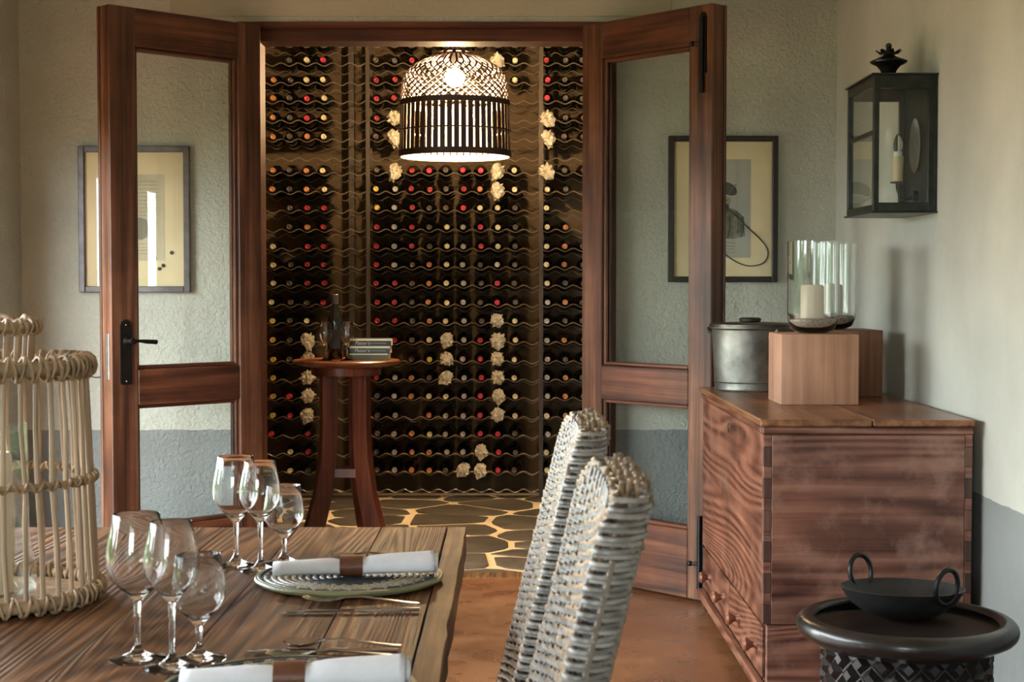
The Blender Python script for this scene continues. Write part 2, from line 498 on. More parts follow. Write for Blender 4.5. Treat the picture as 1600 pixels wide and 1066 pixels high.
# ------------------------------------------------------------------ the setting
m = MB().box(XL - 4, XR + 0.3, YF - 0.3, YW + 0.02, -0.1, 0)
m.build('floor', M['floor'], smooth=0)
tag(bpy.data.objects['floor'], 'polished brown cement floor of the dining room', None, None, 'structure')
PR_ = 0.354
OPL, OPR, OPT = -1.147, 0.454, 2.356       # outside of the door frame
m = MB()
m.box(XL - 0.3, OPL, YW, YW + 0.2, 0, ZC).box(OPR, XR + 0.3, YW, YW + 0.2, 0, ZC).box(OPL, OPR, YW, YW + 0.2, OPT, ZC)
tag(m.build('wall_back', M['wall'], smooth=0), 'sage plaster wall with grey dado around the cellar doorway', kind='structure')
m = MB().box(XR, XR + 0.3, YF - 0.2, YW + 0.2, 0, ZC)
tag(m.build('wall_right', M['wall_plain'], smooth=0), 'sage plaster side wall behind the wooden chest', kind='structure')
m = MB()
m.box(XL - 0.3, XL, 6.0, YW + 0.2, 0, ZC).box(XL - 0.3, XL, YF - 0.2, 1.4, 0, ZC).box(XL - 0.3, XL, 1.4, 6.0, 1.9, ZC)
tag(m.build('wall_left', M['wall'], smooth=0), 'plaster side wall at the left with a wide opening', kind='structure')
m = MB()
m.box(XL - 0.3, -1.8, YF - 0.2, YF, 0, ZC).box(-0.2, XR + 0.3, YF - 0.2, YF, 0, ZC).box(-1.8, -0.2, YF - 0.2, YF, 0, 0.3).box(-1.8, -0.2, YF - 0.2, YF, 2.1, ZC)
tag(m.build('wall_front', M['wall_plain'], smooth=0), 'plaster wall with a wide window facing the doorway', kind='structure')
m = MB().box(XL - 0.3, XR + 0.3, YF - 0.2, YW + 0.2, ZC, ZC + 0.15)
tag(m.build('ceiling', M['ceiling'], smooth=0), 'pale ceiling of the dining room', kind='structure')
a, b = P(268, 26, Y=YW), P(1049, 26, Y=YW)
m = MB().box(a.x, b.x, YW - 0.012, YW + 0.05, a.z, a.z + 0.24)
tag(m.build('trim_1', M['lintel'], bevel=0.003), 'smooth beige lintel band above the doorway', kind='structure')

# windows out of the frame: wooden frames with muntins
def window(name, label, horizontal, u0, u1, z0, z1, w, nu, nz):
    root = thing(name, label, None, kind='structure')
    f = (lambda u, v, z: (w + v, u, z)) if horizontal else (lambda u, v, z: (u, w + v, z))
    def bar(nm, a0, a1, b0, b1):
        p, q = f(a0, -0.03, b0), f(a1, 0.03, b1)
        MB().box(min(p[0], q[0]), max(p[0], q[0]), min(p[1], q[1]), max(p[1], q[1]), b0, b1).build(nm, M['window_wood'], root, smooth=0)
    bar('window_frame', u0, u0 + 0.07, z0, z1); bar('window_frame', u1 - 0.07, u1, z0, z1)
    bar('window_frame', u0 + 0.07, u1 - 0.07, z1 - 0.07, z1); bar('window_frame', u0 + 0.07, u1 - 0.07, z0, z0 + 0.05)
    for k in range(1, nu):
        u = u0 + (u1 - u0) * k / nu
        bar('mullion', u - 0.03, u + 0.03, z0 + 0.05, z1 - 0.07)
    for k in range(1, nz):
        z = z0 + (z1 - z0) * k / nz
        for j in range(nu):
            bar('muntin', u0 + (u1 - u0) * j / nu + 0.07, u0 + (u1 - u0) * (j + 1) / nu - 0.07, z - 0.015, z + 0.015)
window('window_1', 'wide timber folding window in the left wall', True, 1.4, 6.0, 0.0, 1.9, XL - 0.15, 4, 2)
window('window_2', 'wide timber window behind the dining table', False, -1.8, -0.2, 0.3, 2.1, YF - 0.1, 2, 2)

# garden
m = MB().box(-30, XL - 0.3, -30, 20, -0.2, -0.06).box(XL - 0.3, 12, -30, YF - 0.3, -0.2, -0.06)
tag(m.build('lawn', M['lawn'], smooth=0), 'green garden lawn outside the windows', kind='structure')
def hedge(spots, name):
    m = MB()
    for (x, y, r, h) in spots:
        n = 12
        vs0 = len(m.v)
        m.ball((x, y, h * 0.5), 1.0, 10, s=(r, r, h * 0.5))
        for i in range(vs0, len(m.v)):
            p = Vector(m.v[i]); k = 1 + 0.35 * noise.noise(p * 1.3)
            m.v[i] = tuple(Vector((x, y, h * 0.5)) + (p - Vector((x, y, h * 0.5))) * k)
    tag(m.build(name, M['foliage']), 'green garden shrubs beyond the windows', 'foliage', kind='stuff')
hedge([(-9 - (k % 3), -4 + k * 2.3, 1.3, 1.3 + (k % 3) * 0.8) for k in range(6)] + [(-4 + k * 2.4, -11 - (k % 2), 1.3, 1.5 + (k % 3) * 0.9) for k in range(4)], 'garden_foliage')

# cellar shell
CX0, CX1 = -2.15, 1.75
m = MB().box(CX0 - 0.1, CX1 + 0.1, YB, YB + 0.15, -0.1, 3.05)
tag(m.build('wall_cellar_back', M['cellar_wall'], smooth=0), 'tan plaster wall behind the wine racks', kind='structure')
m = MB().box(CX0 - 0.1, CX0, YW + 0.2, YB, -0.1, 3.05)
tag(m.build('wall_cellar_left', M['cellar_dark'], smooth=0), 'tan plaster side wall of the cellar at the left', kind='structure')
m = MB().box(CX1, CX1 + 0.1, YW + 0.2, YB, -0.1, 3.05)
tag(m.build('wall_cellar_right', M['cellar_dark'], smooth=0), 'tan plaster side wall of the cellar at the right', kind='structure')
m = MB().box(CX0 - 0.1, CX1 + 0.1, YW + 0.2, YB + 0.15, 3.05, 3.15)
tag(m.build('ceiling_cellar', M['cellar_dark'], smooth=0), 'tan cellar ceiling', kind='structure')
m = MB().box(CX0, CX1, YW + 0.2, YB, -0.1, -0.005).box(OPL + 0.07, PR_, YW + 0.10, YW + 0.2, -0.1, -0.005)
cf = m.build('floor_cellar', M['mortar'], smooth=0)
tag(cf, 'crazy paved stone floor of the cellar with pale joints', kind='structure')


def clip(poly, p, n):
    out = []
    for i in range(len(poly)):
        a, b = poly[i], poly[(i + 1) % len(poly)]
        da, db = (a - p).dot(n), (b - p).dot(n)
        if da <= 0: out.append(a)
        if (da < 0 < db) or (db < 0 < da):
            out.append(a + (b - a) * (da / (da - db)))
    return out


def flagstones():
    rnd = random.Random(21)
    pts = []
    sx, sy = 0.44, 0.27
    j = 0
    y = YW + 0.02
    while y < YB + 0.3:
        x = CX0 + (0.23 if j % 2 else 0)
        while x < CX1 + 0.3:
            pts.append(Vector((x + rnd.uniform(-0.19, 0.19), y + rnd.uniform(-0.13, 0.13))))
            x += sx
        y += sy; j += 1
    for i, p in enumerate(pts):
        doorway = p.y < YW + 0.2
        xa, xb = (OPL + 0.07, PR_)
        poly = [Vector((CX0, YW + 0.1)), Vector((CX1, YW + 0.1)), Vector((CX1, YB)), Vector((CX0, YB))]
        for q in pts:
            d = q - p
            if 0 < d.length < 1.4:
                n = d.normalized()
                poly = clip(poly, p + d * 0.5 - n * rnd.uniform(0.008, 0.028), n)
                if len(poly) < 3: break
        if len(poly) < 3: continue
        if min(v.y for v in poly) < YW + 0.2:      # only the doorway reaches into the wall
            if max(v.x for v in poly) < xa or min(v.x for v in poly) > xb:
                poly = clip(poly, Vector((0, YW + 0.2)), Vector((0, -1)))
            else:
                poly = clip(poly, Vector((xa, 0)), Vector((-1, 0))); poly = clip(poly, Vector((xb, 0)), Vector((1, 0)))
        if len(poly) < 3: continue
        area = abs(sum(a.x * b.y - b.x * a.y for a, b in zip(poly, poly[1:] + poly[:1]))) / 2
        if area < 0.004: continue
        # soften corners
        pp = []
        L = len(poly)
        for k in range(L):
            a, b, c = poly[k - 1], poly[k], poly[(k + 1) % L]
            pp += [b + (a - b) * 0.16, b + (c - b) * 0.16]
        c = sum(pp, Vector((0, 0))) / len(pp)
        h = rnd.uniform(-0.001, 0.002)
        n = len(pp)
        vs = [(v.x - c.x, v.y - c.y, -0.012) for v in pp] + [(v.x - c.x, v.y - c.y, h - 0.002) for v in pp] + [((v.x - c.x) * 0.97, (v.y - c.y) * 0.97, h) for v in pp]
        fs = [tuple(range(2 * n, 3 * n))]
        for k in range(n):
            k2 = (k + 1) % n
            fs += [(k, k2, n + k2, n + k), (n + k, n + k2, 2 * n + k2, 2 * n + k)]
        MB().add(vs, fs).build('stone', M['stone'], cf, (c.x, c.y, 0), smooth=20)
flagstones()

# timber sill in the doorway
m = MB().box(OPL + 0.07, PR_, YW - 0.01, YW + 0.10, -0.02, 0.004)
tag(m.build('trim_2', M['table_edge'], bevel=0.003), 'worn timber strip across the foot of the doorway', kind='structure')

# door frame
fr = thing('trim_3', 'dark red wooden frame of the cellar doorway', None, kind='structure')
PL, PR = OPL + 0.068, OPR - 0.100             # pivots of the leaves
YH = YW - 0.015
m = MB().box(OPL, PL, YH, YW + 0.21, 0, OPT); m.build('jamb', M['frame_v'], fr, bevel=0.002)
m = MB().box(PR, OPR, YH, YW + 0.21, 0, OPT); m.build('jamb', M['frame_v'], fr, bevel=0.002)
m = MB().box(PL, PR, YH, YW + 0.21, 2.336, OPT); m.build('head', M['frame_h'], fr, bevel=0.002)
m = MB().box(PL, PR, YW + 0.05, YW + 0.20, 2.284, 2.336); m.build('door_stop', M['frame_h'], fr, bevel=0.002)
for x0, x1 in ((PL, PL + 0.02), (PR - 0.02, PR)):
    m = MB().box(x0, x1, YW + 0.05, YW + 0.20, 0.005, 2.284); m.build('door_stop', M['frame_v'], fr, bevel=0.002)

# ------------------------------------------------------------------ door leaves
LW, LT, LZ0, LZ1 = 0.714, 0.068, 0.014, 2.330


def leaf(name, label, px, side, phi):
    """leaf opened into the room; local x runs from hinge to free edge, +y is the face turned to the room's middle"""
    ang = PI + phi if side < 0 else -phi
    root = thing(name, label, None, (px, YH - 0.004, 0), (0, 0, ang), kind='structure')
    # for the left leaf +y(local) -> after rotation points away; choose face sign so the visible face is `s`
    s = 1 if side < 0 else -1
    y0, y1 = (0, LT) if s > 0 else (-LT, 0)
    st, tr, mr, br = 0.118, 0.150, 0.142, 0.27
    zm = 0.775
    def bx(nm, mat, a, b, c, d, yy0=y0, yy1=y1, parent=root, bev=0.004):
        return MB().box(a, b, min(yy0, yy1), max(yy0, yy1), c, d).build(nm, mat, parent, bevel=bev)
    bx('stile', M['door'], 0.004, st, LZ0, LZ1)
    fs = bx('stile', M['door'], LW - st, LW, LZ0, LZ1)
    # rebate and cover strip on the meeting edge
    ys = y0 if s > 0 else y1
    bx('meeting_strip', M['door'], LW - 0.022, LW + 0.005, LZ0, LZ1, ys, ys - s * 0.014, fs)
    bx('rail', M['door_h'], st, LW - st, LZ1 - tr, LZ1)
    bx('rail', M['door_h'], st, LW - st, zm, zm + mr)
    bx('rail', M['door_h'], st, LW - st, LZ0, LZ0 + br)
    ym = (y0 + y1) / 2
    for z0, z1 in ((LZ0 + br, zm), (zm + mr, LZ1 - tr)):
        MB().box(st - 0.004, LW - st + 0.004, ym - 0.002, ym + 0.002, z0 - 0.004, z1 + 0.004).build('pane', M['pane'], root, smooth=0)
        for yy in (ym + 0.004, ym - 0.004):
            sg = 1 if yy > ym else -1
            for (a, b, c, d, mt) in ((st, st + 0.014, z0, z1, 'door'), (LW - st - 0.014, LW - st, z0, z1, 'door'), (st + 0.014, LW - st - 0.014, z1 - 0.014, z1, 'door_h'), (st + 0.014, LW - st - 0.014, z0, z0 + 0.014, 'door_h')):
                MB().box(a, b, min(yy, yy + sg * 0.016), max(yy, yy + sg * 0.016), c, d).build('glazing_bead', M[mt], root, bevel=0.003)
    return root, s, (y1 if s > 0 else y0)


dl, s, yf = leaf('door_1', 'left glazed wooden door leaf with a black lever handle', PL, -1, R(44.5))
# lever handle on the free stile
hz = 0.985
xh = LW - 0.062
hp = MB()
pl = [(-0.020, -0.125), (0.020, -0.125), (0.024, -0.118), (0.024, 0.105), (0.016, 0.122), (0, 0.130), (-0.016, 0.122), (-0.024, 0.105), (-0.024, -0.118)]
hp.prism(pl, 0, 0.006, lambda a, b, h: (xh + a, yf + h, hz + b))
h = hp.build('handle_plate', M['black_iron'], dl, smooth=30)
m = MB().lathe([(0, 0.006), (0.017, 0.006), (0.017, 0.012), (0.010, 0.018), (0.0085, 0.045), (0.012, 0.050), (0.012, 0.062), (0, 0.066)], 14, (xh, yf, hz + 0.045), M=Matrix.Rotation(-PI / 2, 4, 'X'))
m.tube([(xh + 0.004, yf + 0.055, hz + 0.045), (xh - 0.03, yf + 0.056, hz + 0.046), (xh - 0.06, yf + 0.056, hz + 0.043), (xh - 0.105, yf + 0.055, hz + 0.040)], [0.007, 0.006, 0.009, 0.0095], 10)
m.build('lever', M['black_iron'], h)
for dz in (-0.112, 0.108):
    MB().ball((xh, yf + 0.006, hz + dz), 0.004, 6).build('screw', M['steel'], h)
MB().box(xh - 0.002, xh + 0.002, yf + 0.0055, yf + 0.0057, hz - 0.035, hz - 0.012).build('keyhole', M['cord'], h, smooth=0)
MB().box(LW - 0.0005, LW + 0.0022, yf - 0.040, yf - 0.018, hz - 0.105, hz + 0.075).build('lock_faceplate', M['plate_steel'], dl, bevel=0.0008)

dr, s, yf = leaf('door_2', 'right glazed wooden door leaf with black slide bolts', PR, 1, R(48.0))
def bolt(zc, up):
    xb = LW - 0.045
    d = 1 if up else -1
    m = MB().prism([(-0.017, -0.115), (0.017, -0.115), (0.017, 0.10), (0.010, 0.115), (0, 0.12), (-0.010, 0.115), (-0.017, 0.10)], 0, 0.008, lambda a, b, h: (xb + a, yf - h, zc + d * b))
    o = m.build('slide_bolt', M['black_iron'], dr, smooth=30)
    MB().tube([(xb, yf - 0.012, zc - d * 0.19), (xb, yf - 0.012, zc + d * 0.10)], 0.009, 10).build('bolt_rod', M['black_iron'], o)
    m = MB().tube([(xb, yf - 0.012, zc), (xb - 0.034, yf - 0.022, zc)], 0.005, 8); m.ball((xb - 0.038, yf - 0.023, zc), 0.011, 8)
    m.build('bolt_knob', M['black_iron'], o)
bolt(2.18, True)
bolt(0.16, False)

# ------------------------------------------------------------------ framed pictures on the wall
def picture(name, label, px0, py0, px1, py1, fmat, fw):
    a, b = P(px0, py0, Y=YW - 0.03), P(px1, py1, Y=YW - 0.03)
    w, h = b.x - a.x, a.z - b.z
    root = thing(name, label, 'picture', ((a.x + b.x) / 2, YW, (a.z + b.z) / 2), group='framed pictures on the back wall')
    hw, hh = w / 2, h / 2
    for (x0, x1, z0, z1) in ((-hw, -hw + fw, -hh, hh), (hw - fw, hw, -hh, hh), (-hw + fw, hw - fw, hh - fw, hh), (-hw + fw, hw - fw, -hh, -hh + fw)):
        MB().box(x0, x1, -0.032, -0.004, z0, z1).build('frame_bar', fmat, root, bevel=0.003)
    MB().box(-hw + 0.004, hw - 0.004, -0.014, -0.004, -hh + 0.004, hh - 0.004).build('mat_board', M['mat_board'], root, smooth=0)
    MB().box(-hw + fw - 0.003, hw - fw + 0.003, -0.027, -0.025, -hh + fw - 0.003, hh - fw + 0.003).build('pane', M['art_pane'], root, smooth=0)
    return root, hw, hh


def blob(pts, z, name, mat, root, sub=1):
    """flat print: closed outline in the picture's plane at depth z"""
    P2 = pts
    for _ in range(sub):
        q = []
        for i in range(len(P2)):
            a, b = Vector(P2[i]), Vector(P2[(i + 1) % len(P2)])
            q += [tuple(a * 0.75 + b * 0.25), tuple(a * 0.25 + b * 0.75)]
        P2 = q
    n = len(P2)
    return MB().add([(x, z, y) for x, y in P2], [tuple(range(n))]).build(name, mat, root, smooth=0)


pr, hw, hh = picture('framed_portrait', 'black framed portrait of a turbaned figure, right of the doorway', 1045, 212, 1215, 441, M['frame_black'], 0.024)
MB().box(-0.125, 0.118, -0.0155, -0.0135, -0.205, 0.21).build('paper_sheet', M['grey_paper'], pr, smooth=0)
fig = pr
blob([(-0.075, -0.125), (0.075, -0.125), (0.070, -0.075), (0.066, -0.03), (0.045, -0.005), (0.018, 0.010), (-0.022, 0.010), (-0.048, -0.005), (-0.068, -0.03), (-0.074, -0.08)], -0.0157, 'printed_robe', M['ink_mid'], fig)
blob([(-0.018, -0.12), (0.012, -0.12), (0.006, -0.02), (-0.004, -0.005), (-0.014, -0.03)], -0.0159, 'printed_shirt', M['ink_soft'], fig)
blob([(-0.030, 0.055), (0.024, 0.055), (0.026, 0.025), (0.014, 0.0), (0, -0.008), (-0.016, 0.0), (-0.028, 0.022)], -0.0160, 'printed_face', M['ink_soft'], fig)
blob([(-0.024, 0.018), (-0.008, 0.026), (0.006, 0.026), (0.022, 0.018), (0.015, -0.012), (0, -0.026), (-0.016, -0.012)], -0.0161, 'printed_beard', M['ink'], fig)
blob([(-0.046, 0.05), (-0.03, 0.056), (0, 0.066), (0.026, 0.056), (0.044, 0.06), (0.046, 0.085), (0.03, 0.108), (0, 0.118), (-0.03, 0.108), (-0.05, 0.082)], -0.0162, 'printed_turban', M['ink'], fig)
for k in range(4):
    x = -0.03 + 0.02 * k
    MB().tube([(x - 0.012, -0.0163, 0.062), (x, -0.0163, 0.088), (x + 0.014, -0.0163, 0.106)], 0.0014, 4).build('turban_fold', M['ink_mid'], fig)
for k in range(6):
    x = -0.05 + 0.022 * k
    MB().tube([(x, -0.0158, -0.12), (x + 0.008, -0.0158, -0.08), (x + 0.006, -0.0158, -0.03)], 0.0016, 4).build('robe_fold', M['ink'] if k % 2 else M['ink_soft'], fig)
for xx in (-0.012, 0.010):
    MB().box(xx - 0.005, xx + 0.005, -0.0163, -0.0160, 0.036, 0.040).build('printed_eye', M['ink'], fig, smooth=0)
for o_ in pr.children:
    if o_.name.startswith(('printed', 'turban', 'robe')): o_.scale.x = 1.3
rnd = random.Random(3)
for k in range(5):
    pts = [(-0.09 + t * 0.0075 + rnd.uniform(-.001, .001), -0.0160, -0.143 - 0.0125 * k + rnd.uniform(-0.0022, 0.0022)) for t in range(20 - (k == 4) * 8)]
    MB().tube(pts, 0.0007, 4).build('handwriting', M['ink_mid'], fig)
def on_pic(px, py):
    q = P(px, py, Y=YW - 0.02)
    return (q.x - pr.location.x, -0.0185, q.z - pr.location.z)
pts = [(1085, 300), (1105, 308), (1130, 322), (1150, 337), (1168, 355), (1185, 371), (1197, 385), (1200, 398), (1194, 410), (1181, 415), (1165, 415), (1146, 407), (1130, 395), (1108, 380), (1088, 366)]
cp = [Vector(on_pic(*p)) for p in pts]
sm = []
for i in range(len(cp) - 1):
    p0, p1, p2, p3 = cp[max(i - 1, 0)], cp[i], cp[i + 1], cp[min(i + 2, len(cp) - 1)]
    for t in (0, 0.33, 0.66):
        sm.append(0.5 * ((2 * p1) + (p2 - p0) * t + (2 * p0 - 5 * p1 + 4 * p2 - p3) * t * t + (3 * p1 - p0 - 3 * p2 + p3) * t ** 3))
MB().tube(sm, 0.0028, 6).build('looped_cord', M['cord'], pr)

pd, hw, hh = picture('framed_document', 'grey framed document with round studs, left of the doorway', 121, 228, 297, 457, M['frame_grey'], 0.026)
MB().box(-0.13, 0.125, -0.0155, -0.0135, -0.175, 0.19).build('paper_sheet', M['old_paper'], pd, smooth=0)
rnd = random.Random(5)
for k in range(18):
    z = 0.16 - 0.016 * k if k < 12 else -0.105 - 0.013 * (k - 12)
    if k >= 16: continue
    pts = [(-0.10 + t * 0.011, -0.0160, z + rnd.uniform(-0.0012, 0.0012)) for t in range(19)]
    MB().tube(pts, 0.0008, 4).build('text_line', M['ink_soft'], pd)
blob([(-0.06, -0.085), (0.065, -0.085), (0.065, -0.01), (0.02, 0.012), (-0.03, 0.0), (-0.06, -0.02)], -0.0160, 'printed_scene', M['ink_soft'], pd)
for px, py in ((242, 404), (268, 395), (255, 415), (249, 420)):
    q = P(px, py, Y=YW - 0.02)
    MB().lathe([(0.0025, 0.003), (0.007, 0.003), (0.008, 0), (0.0025, -0.002)], 12, (q.x - pd.location.x, -0.018, q.z - pd.location.z), M=Matrix.Rotation(PI / 2, 4, 'X')).build('stud', M['black_iron'], pd)

pts = [P(px, py, Y=YW - 0.004) for px, py in ((96, 560), (112, 577), (130, 586), (150, 590), (175, 588), (200, 575))]
c0 = pts[0].copy()
tag(MB().tube([p - c0 for p in pts], 0.0022, 6).build('electric_cord', M['cord'], None, c0), 'thin dark cord sagging on the wall behind the left door', 'cord')

# ------------------------------------------------------------------ wine racks and bottles
COLS = {'left': [425, 452, 479, 505], 'centre': [588, 616, 643, 670, 697, 724, 751, 778, 804], 'right': [855, 883, 911]}
ROWS = [(64, '.ddw', '.dddddddd', 'ddd'), (93.5, '.dwR', 'ddrd...pw', 'rdd'), (124, 'odww', 'rr......w', 'Rdd'), (153, 'odRw', 'rr.......', 'Rdd'),
        (183.5, 'odRw', 'rp.......', 'pdd'), (213, 'odow', 'dp.......', 'pdd'), (266, 'odow', 'dprRdRRpw', 'pdd'), (295.5, 'odow', 'ykrrdropw', 'wd.'),
        (325, '.drr', 'ykrddRwwd', 'w..'), (355, '.dor', 'rkrdwkRwd', 'wo.'), (385, 'w.rr', 'rkrdwkRwd', 'wod'), (414, 'wdrr', 'rkdowkdkd', 'wod'),
        (443, 'wdrr', 'rrdowkdRd', 'wdd'), (473, 'wddr', 'rrdowkdRd', 'kod'), (502, 'ydw.', 'rrdowkdpw', 'kdd'), (532, 'ydp.', '.rdwpkRpw', 'kod'),
        (562, 'ydp.', '..dypkRpw', 'kdd'), (591, 'y.p.', 'rkodpkRpw', 'kod'), (620, 'yRp.', 'dkowwkRpw', 'kod'), (650, 'yRp.', 'dk.okkRpw', 'wod'),
        (679, 'R.r.', 'dkowkkRRd', 'k..'), (707.5, '.wr.', 'dkookkpRd', 'w..'), (736, '.wd.', 'dkoodppRd', 'wd.')]
YC = YR - 0.05            # tips of the capsules
ORD = ['first', 'second', 'third', 'fourth', 'fifth', 'sixth', 'seventh', 'eighth', 'ninth', 'tenth', 'eleventh', 'twelfth', 'thirteenth', 'fourteenth', 'fifteenth', 'sixteenth', 'seventeenth', 'eighteenth', 'nineteenth', 'twentieth', 'twenty-first', 'twenty-second', 'twenty-third']
toY = Matrix.Rotation(-PI / 2, 4, 'X')        # lathe z axis -> +y
body_prof = [(0.0, 0.300), (0.034, 0.303), (0.0410, 0.297), (0.0415, 0.13), (0.0380, 0.112), (0.026, 0.088), (0.0175, 0.068), (0.0145, 0.055), (0.0135, 0.02)]
bord_prof = [(0.0, 0.300), (0.034, 0.303), (0.0400, 0.297), (0.0405, 0.15), (0.037, 0.125), (0.026, 0.095), (0.0185, 0.072), (0.0150, 0.055), (0.0135, 0.02)]
cap_prof = [(0.0146, 0.056), (0.0142, 0.015), (0.0160, 0.010), (0.0160, 0.002), (0.0140, 0.0), (0.0082, 0.0), (0.0062, 0.0022), (0.0, 0.0026)]
body_me = [MB().lathe(p, 18, M=toY).mesh('bottle_glass', M[mt], 50) for p, mt in ((body_prof, 'bottle'), (bord_prof, 'bottle'), (body_prof, 'bottle_brown'))]
cap_me = {k: MB().lathe(cap_prof, 12, M=toY).mesh('capsule', M['cap_' + k], 50) for k in CAP}


def tissue(seed):
    bm = bmesh.new()
    bmesh.ops.create_icosphere(bm, subdivisions=3, radius=1.0)
    o = Vector((seed * 7.3, seed * 3.1, seed * 1.7))
    for v in bm.verts:
        p = v.co.copy()
        k = 0.82 + 0.95 * abs(noise.noise(p * 2.2 + o)) + 0.22 * noise.noise(p * 4.3 + o)
        q = Vector((p.x * 0.036 * k, p.y * 0.060 * k + 0.045, p.z * 0.038 * k))
        if p.y < -0.5: q.z += 0.01 * noise.noise(p * 3 + o); q.x += 0.014 * noise.noise(p * 4 - o)
        if seed % 3 == 1 and p.z < -0.6: q.z -= 0.018
        v.co = q
    me = bpy.data.meshes.new('tissue_wrap'); bm.to_mesh(me); bm.free()
    me.materials.append(M['tissue'])
    return me
tissue_me = [tissue(k) for k in range(5)]

rnd = random.Random(11)
for ri, (py, *secs) in enumerate(ROWS):
    for (sec, cols), codes in zip(COLS.items(), secs):
        cnt = 0
        total = sum(c != '.' for c in codes)
        for px, code in zip(cols, codes):
            if code == '.': continue
            cnt += 1
            q = P(px, py, Y=YC)
            where = '%s from left in %s row down, %s rack' % (ORD[cnt - 1], ORD[ri], sec)
            if total == 1: where = 'alone in %s row down, %s rack' % (ORD[ri], sec)
            loc = (q.x + rnd.uniform(-0.005, 0.005), YC + rnd.uniform(-0.012, 0.02), q.z + rnd.uniform(-0.002, 0.002))
            rot = (rnd.uniform(-0.015, 0.02), 0, rnd.uniform(-0.05, 0.05))
            if code == 'p':
                t = thing('wrapped_wine_bottle', 'wine bottle with crumpled paper wrap, ' + where, 'bottle', loc, rot, 'wine bottles lying in the wall racks')
                link('bottle_glass', body_me[1], t)
                link('tissue_wrap', tissue_me[rnd.randrange(5)], t, rot=(0, rnd.uniform(0, 6.28) if False else rnd.uniform(-0.6, 0.6), 0))
            else:
                t = thing('wine_bottle', 'wine bottle with %s capsule, %s' % (CAP[code][1], where), 'bottle', loc, rot, 'wine bottles lying in the wall racks')
                link('bottle_glass', body_me[rnd.randrange(3)], t)
                link('capsule', cap_me[code], t)


def wavy(x0, x1, pitch, xref, amp, r):
    n = max(8, int((x1 - x0) / pitch * 8))
    pts = []
    for k in range(n + 1):
        x = x0 + (x1 - x0) * k / n
        pts.append((x, 0, -amp * math.cos(2 * PI * (x - xref) / pitch)))
    return MB().tube(pts, r, 5).mesh('wire', M['rack'], 60)


def xr(px): return P(px, 450, Y=YR).x
pitch = (P(804, 450, Y=YC).x - P(588, 450, Y=YC).x) / 8
SEC = [('left', xr(574) - 1.25, xr(574), P(452, 450, Y=YC).x, 'wire wine rack left of the centre rack, behind the round table'), ('centre', xr(577), xr(844), P(670, 450, Y=YC).x, 'wide wire wine rack in the centre of the cellar wall'),
       ('right', xr(847), xr(847) + 0.8, P(883, 450, Y=YC).x, 'wire wine rack at the right, behind the right door leaf')]
for sec, x0, x1, xref, lab in SEC:
    rk = thing('wine_rack', lab, 'wine rack', ((x0 + x1) / 2, YR, 0), group='wine racks on the cellar wall')
    xc = (x0 + x1) / 2
    mf = wavy(x0 - xc, x1 - xc, pitch, xref - xc, 0.0095, 0.0036)
    mbk = wavy(x0 - xc, x1 - xc, pitch, xref - xc, 0.011, 0.0026)
    zs = [P(600, r[0], Y=YC).z for r in ROWS] + [P(600, 243, Y=YC).z, P(600, 764, Y=YC).z, P(600, 34, Y=YC).z, P(600, 5, Y=YC).z]
    for z in zs:
        link('wire', mf, rk, (0, 0.005, z - 0.0155 - 0.004))
        link('wire', mbk, rk, (0, 0.165, z - 0.0415 - 0.004))
    for x in (x0, x1):
        for yy in (0.0, 0.17):
            MB().box(x - xc - 0.006, x - xc + 0.006, yy - 0.006, yy + 0.006, 0, 3.0).build('post', M['rack_post'], rk, smooth=0)
    # feet bar along the floor
    MB().box(x0 - xc + 0.006, x1 - xc - 0.006, -0.005, 0.005, 0.012, 0.024).build('base_rail', M['rack'], rk, smooth=0)
    nb = 2 if sec == 'left' else 1
    for k in range(nb):
        xx = (xr(545) - xc) if k == 0 and sec == 'left' else (xr(545) - xc - 0.7 if sec == 'left' else 0)
        if sec == 'left':
            MB().box(xx - 0.016, xx + 0.016, 0.18, 0.20, 0, 3.0).build('back_strut', M['rack_post'], rk, smooth=0)

# ------------------------------------------------------------------ pendant lamp in the cellar
LY = 7.5
lb = P(711, 246, Y=LY)
lamp = thing('pendant_lamp', 'large dark bamboo bell pendant lamp lit over the cellar', 'lamp', (lb.x, LY, lb.z))
prof = [(0.271, 0.0), (0.270, 0.05), (0.268, 0.13), (0.265, 0.255), (0.263, 0.31), (0.257, 0.365), (0.243, 0.40), (0.214, 0.435), (0.160, 0.468), (0.108, 0.490)]
def rad(z):
    for (r0, z0), (r1, z1) in zip(prof, prof[1:]):
        if z <= z1: return r0 + (r1 - r0) * (z - z0) / (z1 - z0)
    return prof[-1][0]
def band(name, z0, z1, t=0.007, off=0.003):
    zz = [z0 + (z1 - z0) * k / 3 for k in range(4)]
    out = [(rad(z) + off, z) for z in zz]; inn = [(rad(z) - t, z) for z in reversed(zz)]
    m = MB().lathe(out + [inn[0]], 64, mi=0).lathe([inn[0]] + inn[1:] + [out[0]], 64, mi=1)
    return m.build(name, [M['shade_out'], M['shade_in']], lamp, smooth=50)
band('shade_rim', 0.0, 0.030)
band('shade_band', 0.122, 0.130)
band('shade_band', 0.245, 0.272)
NS = 50
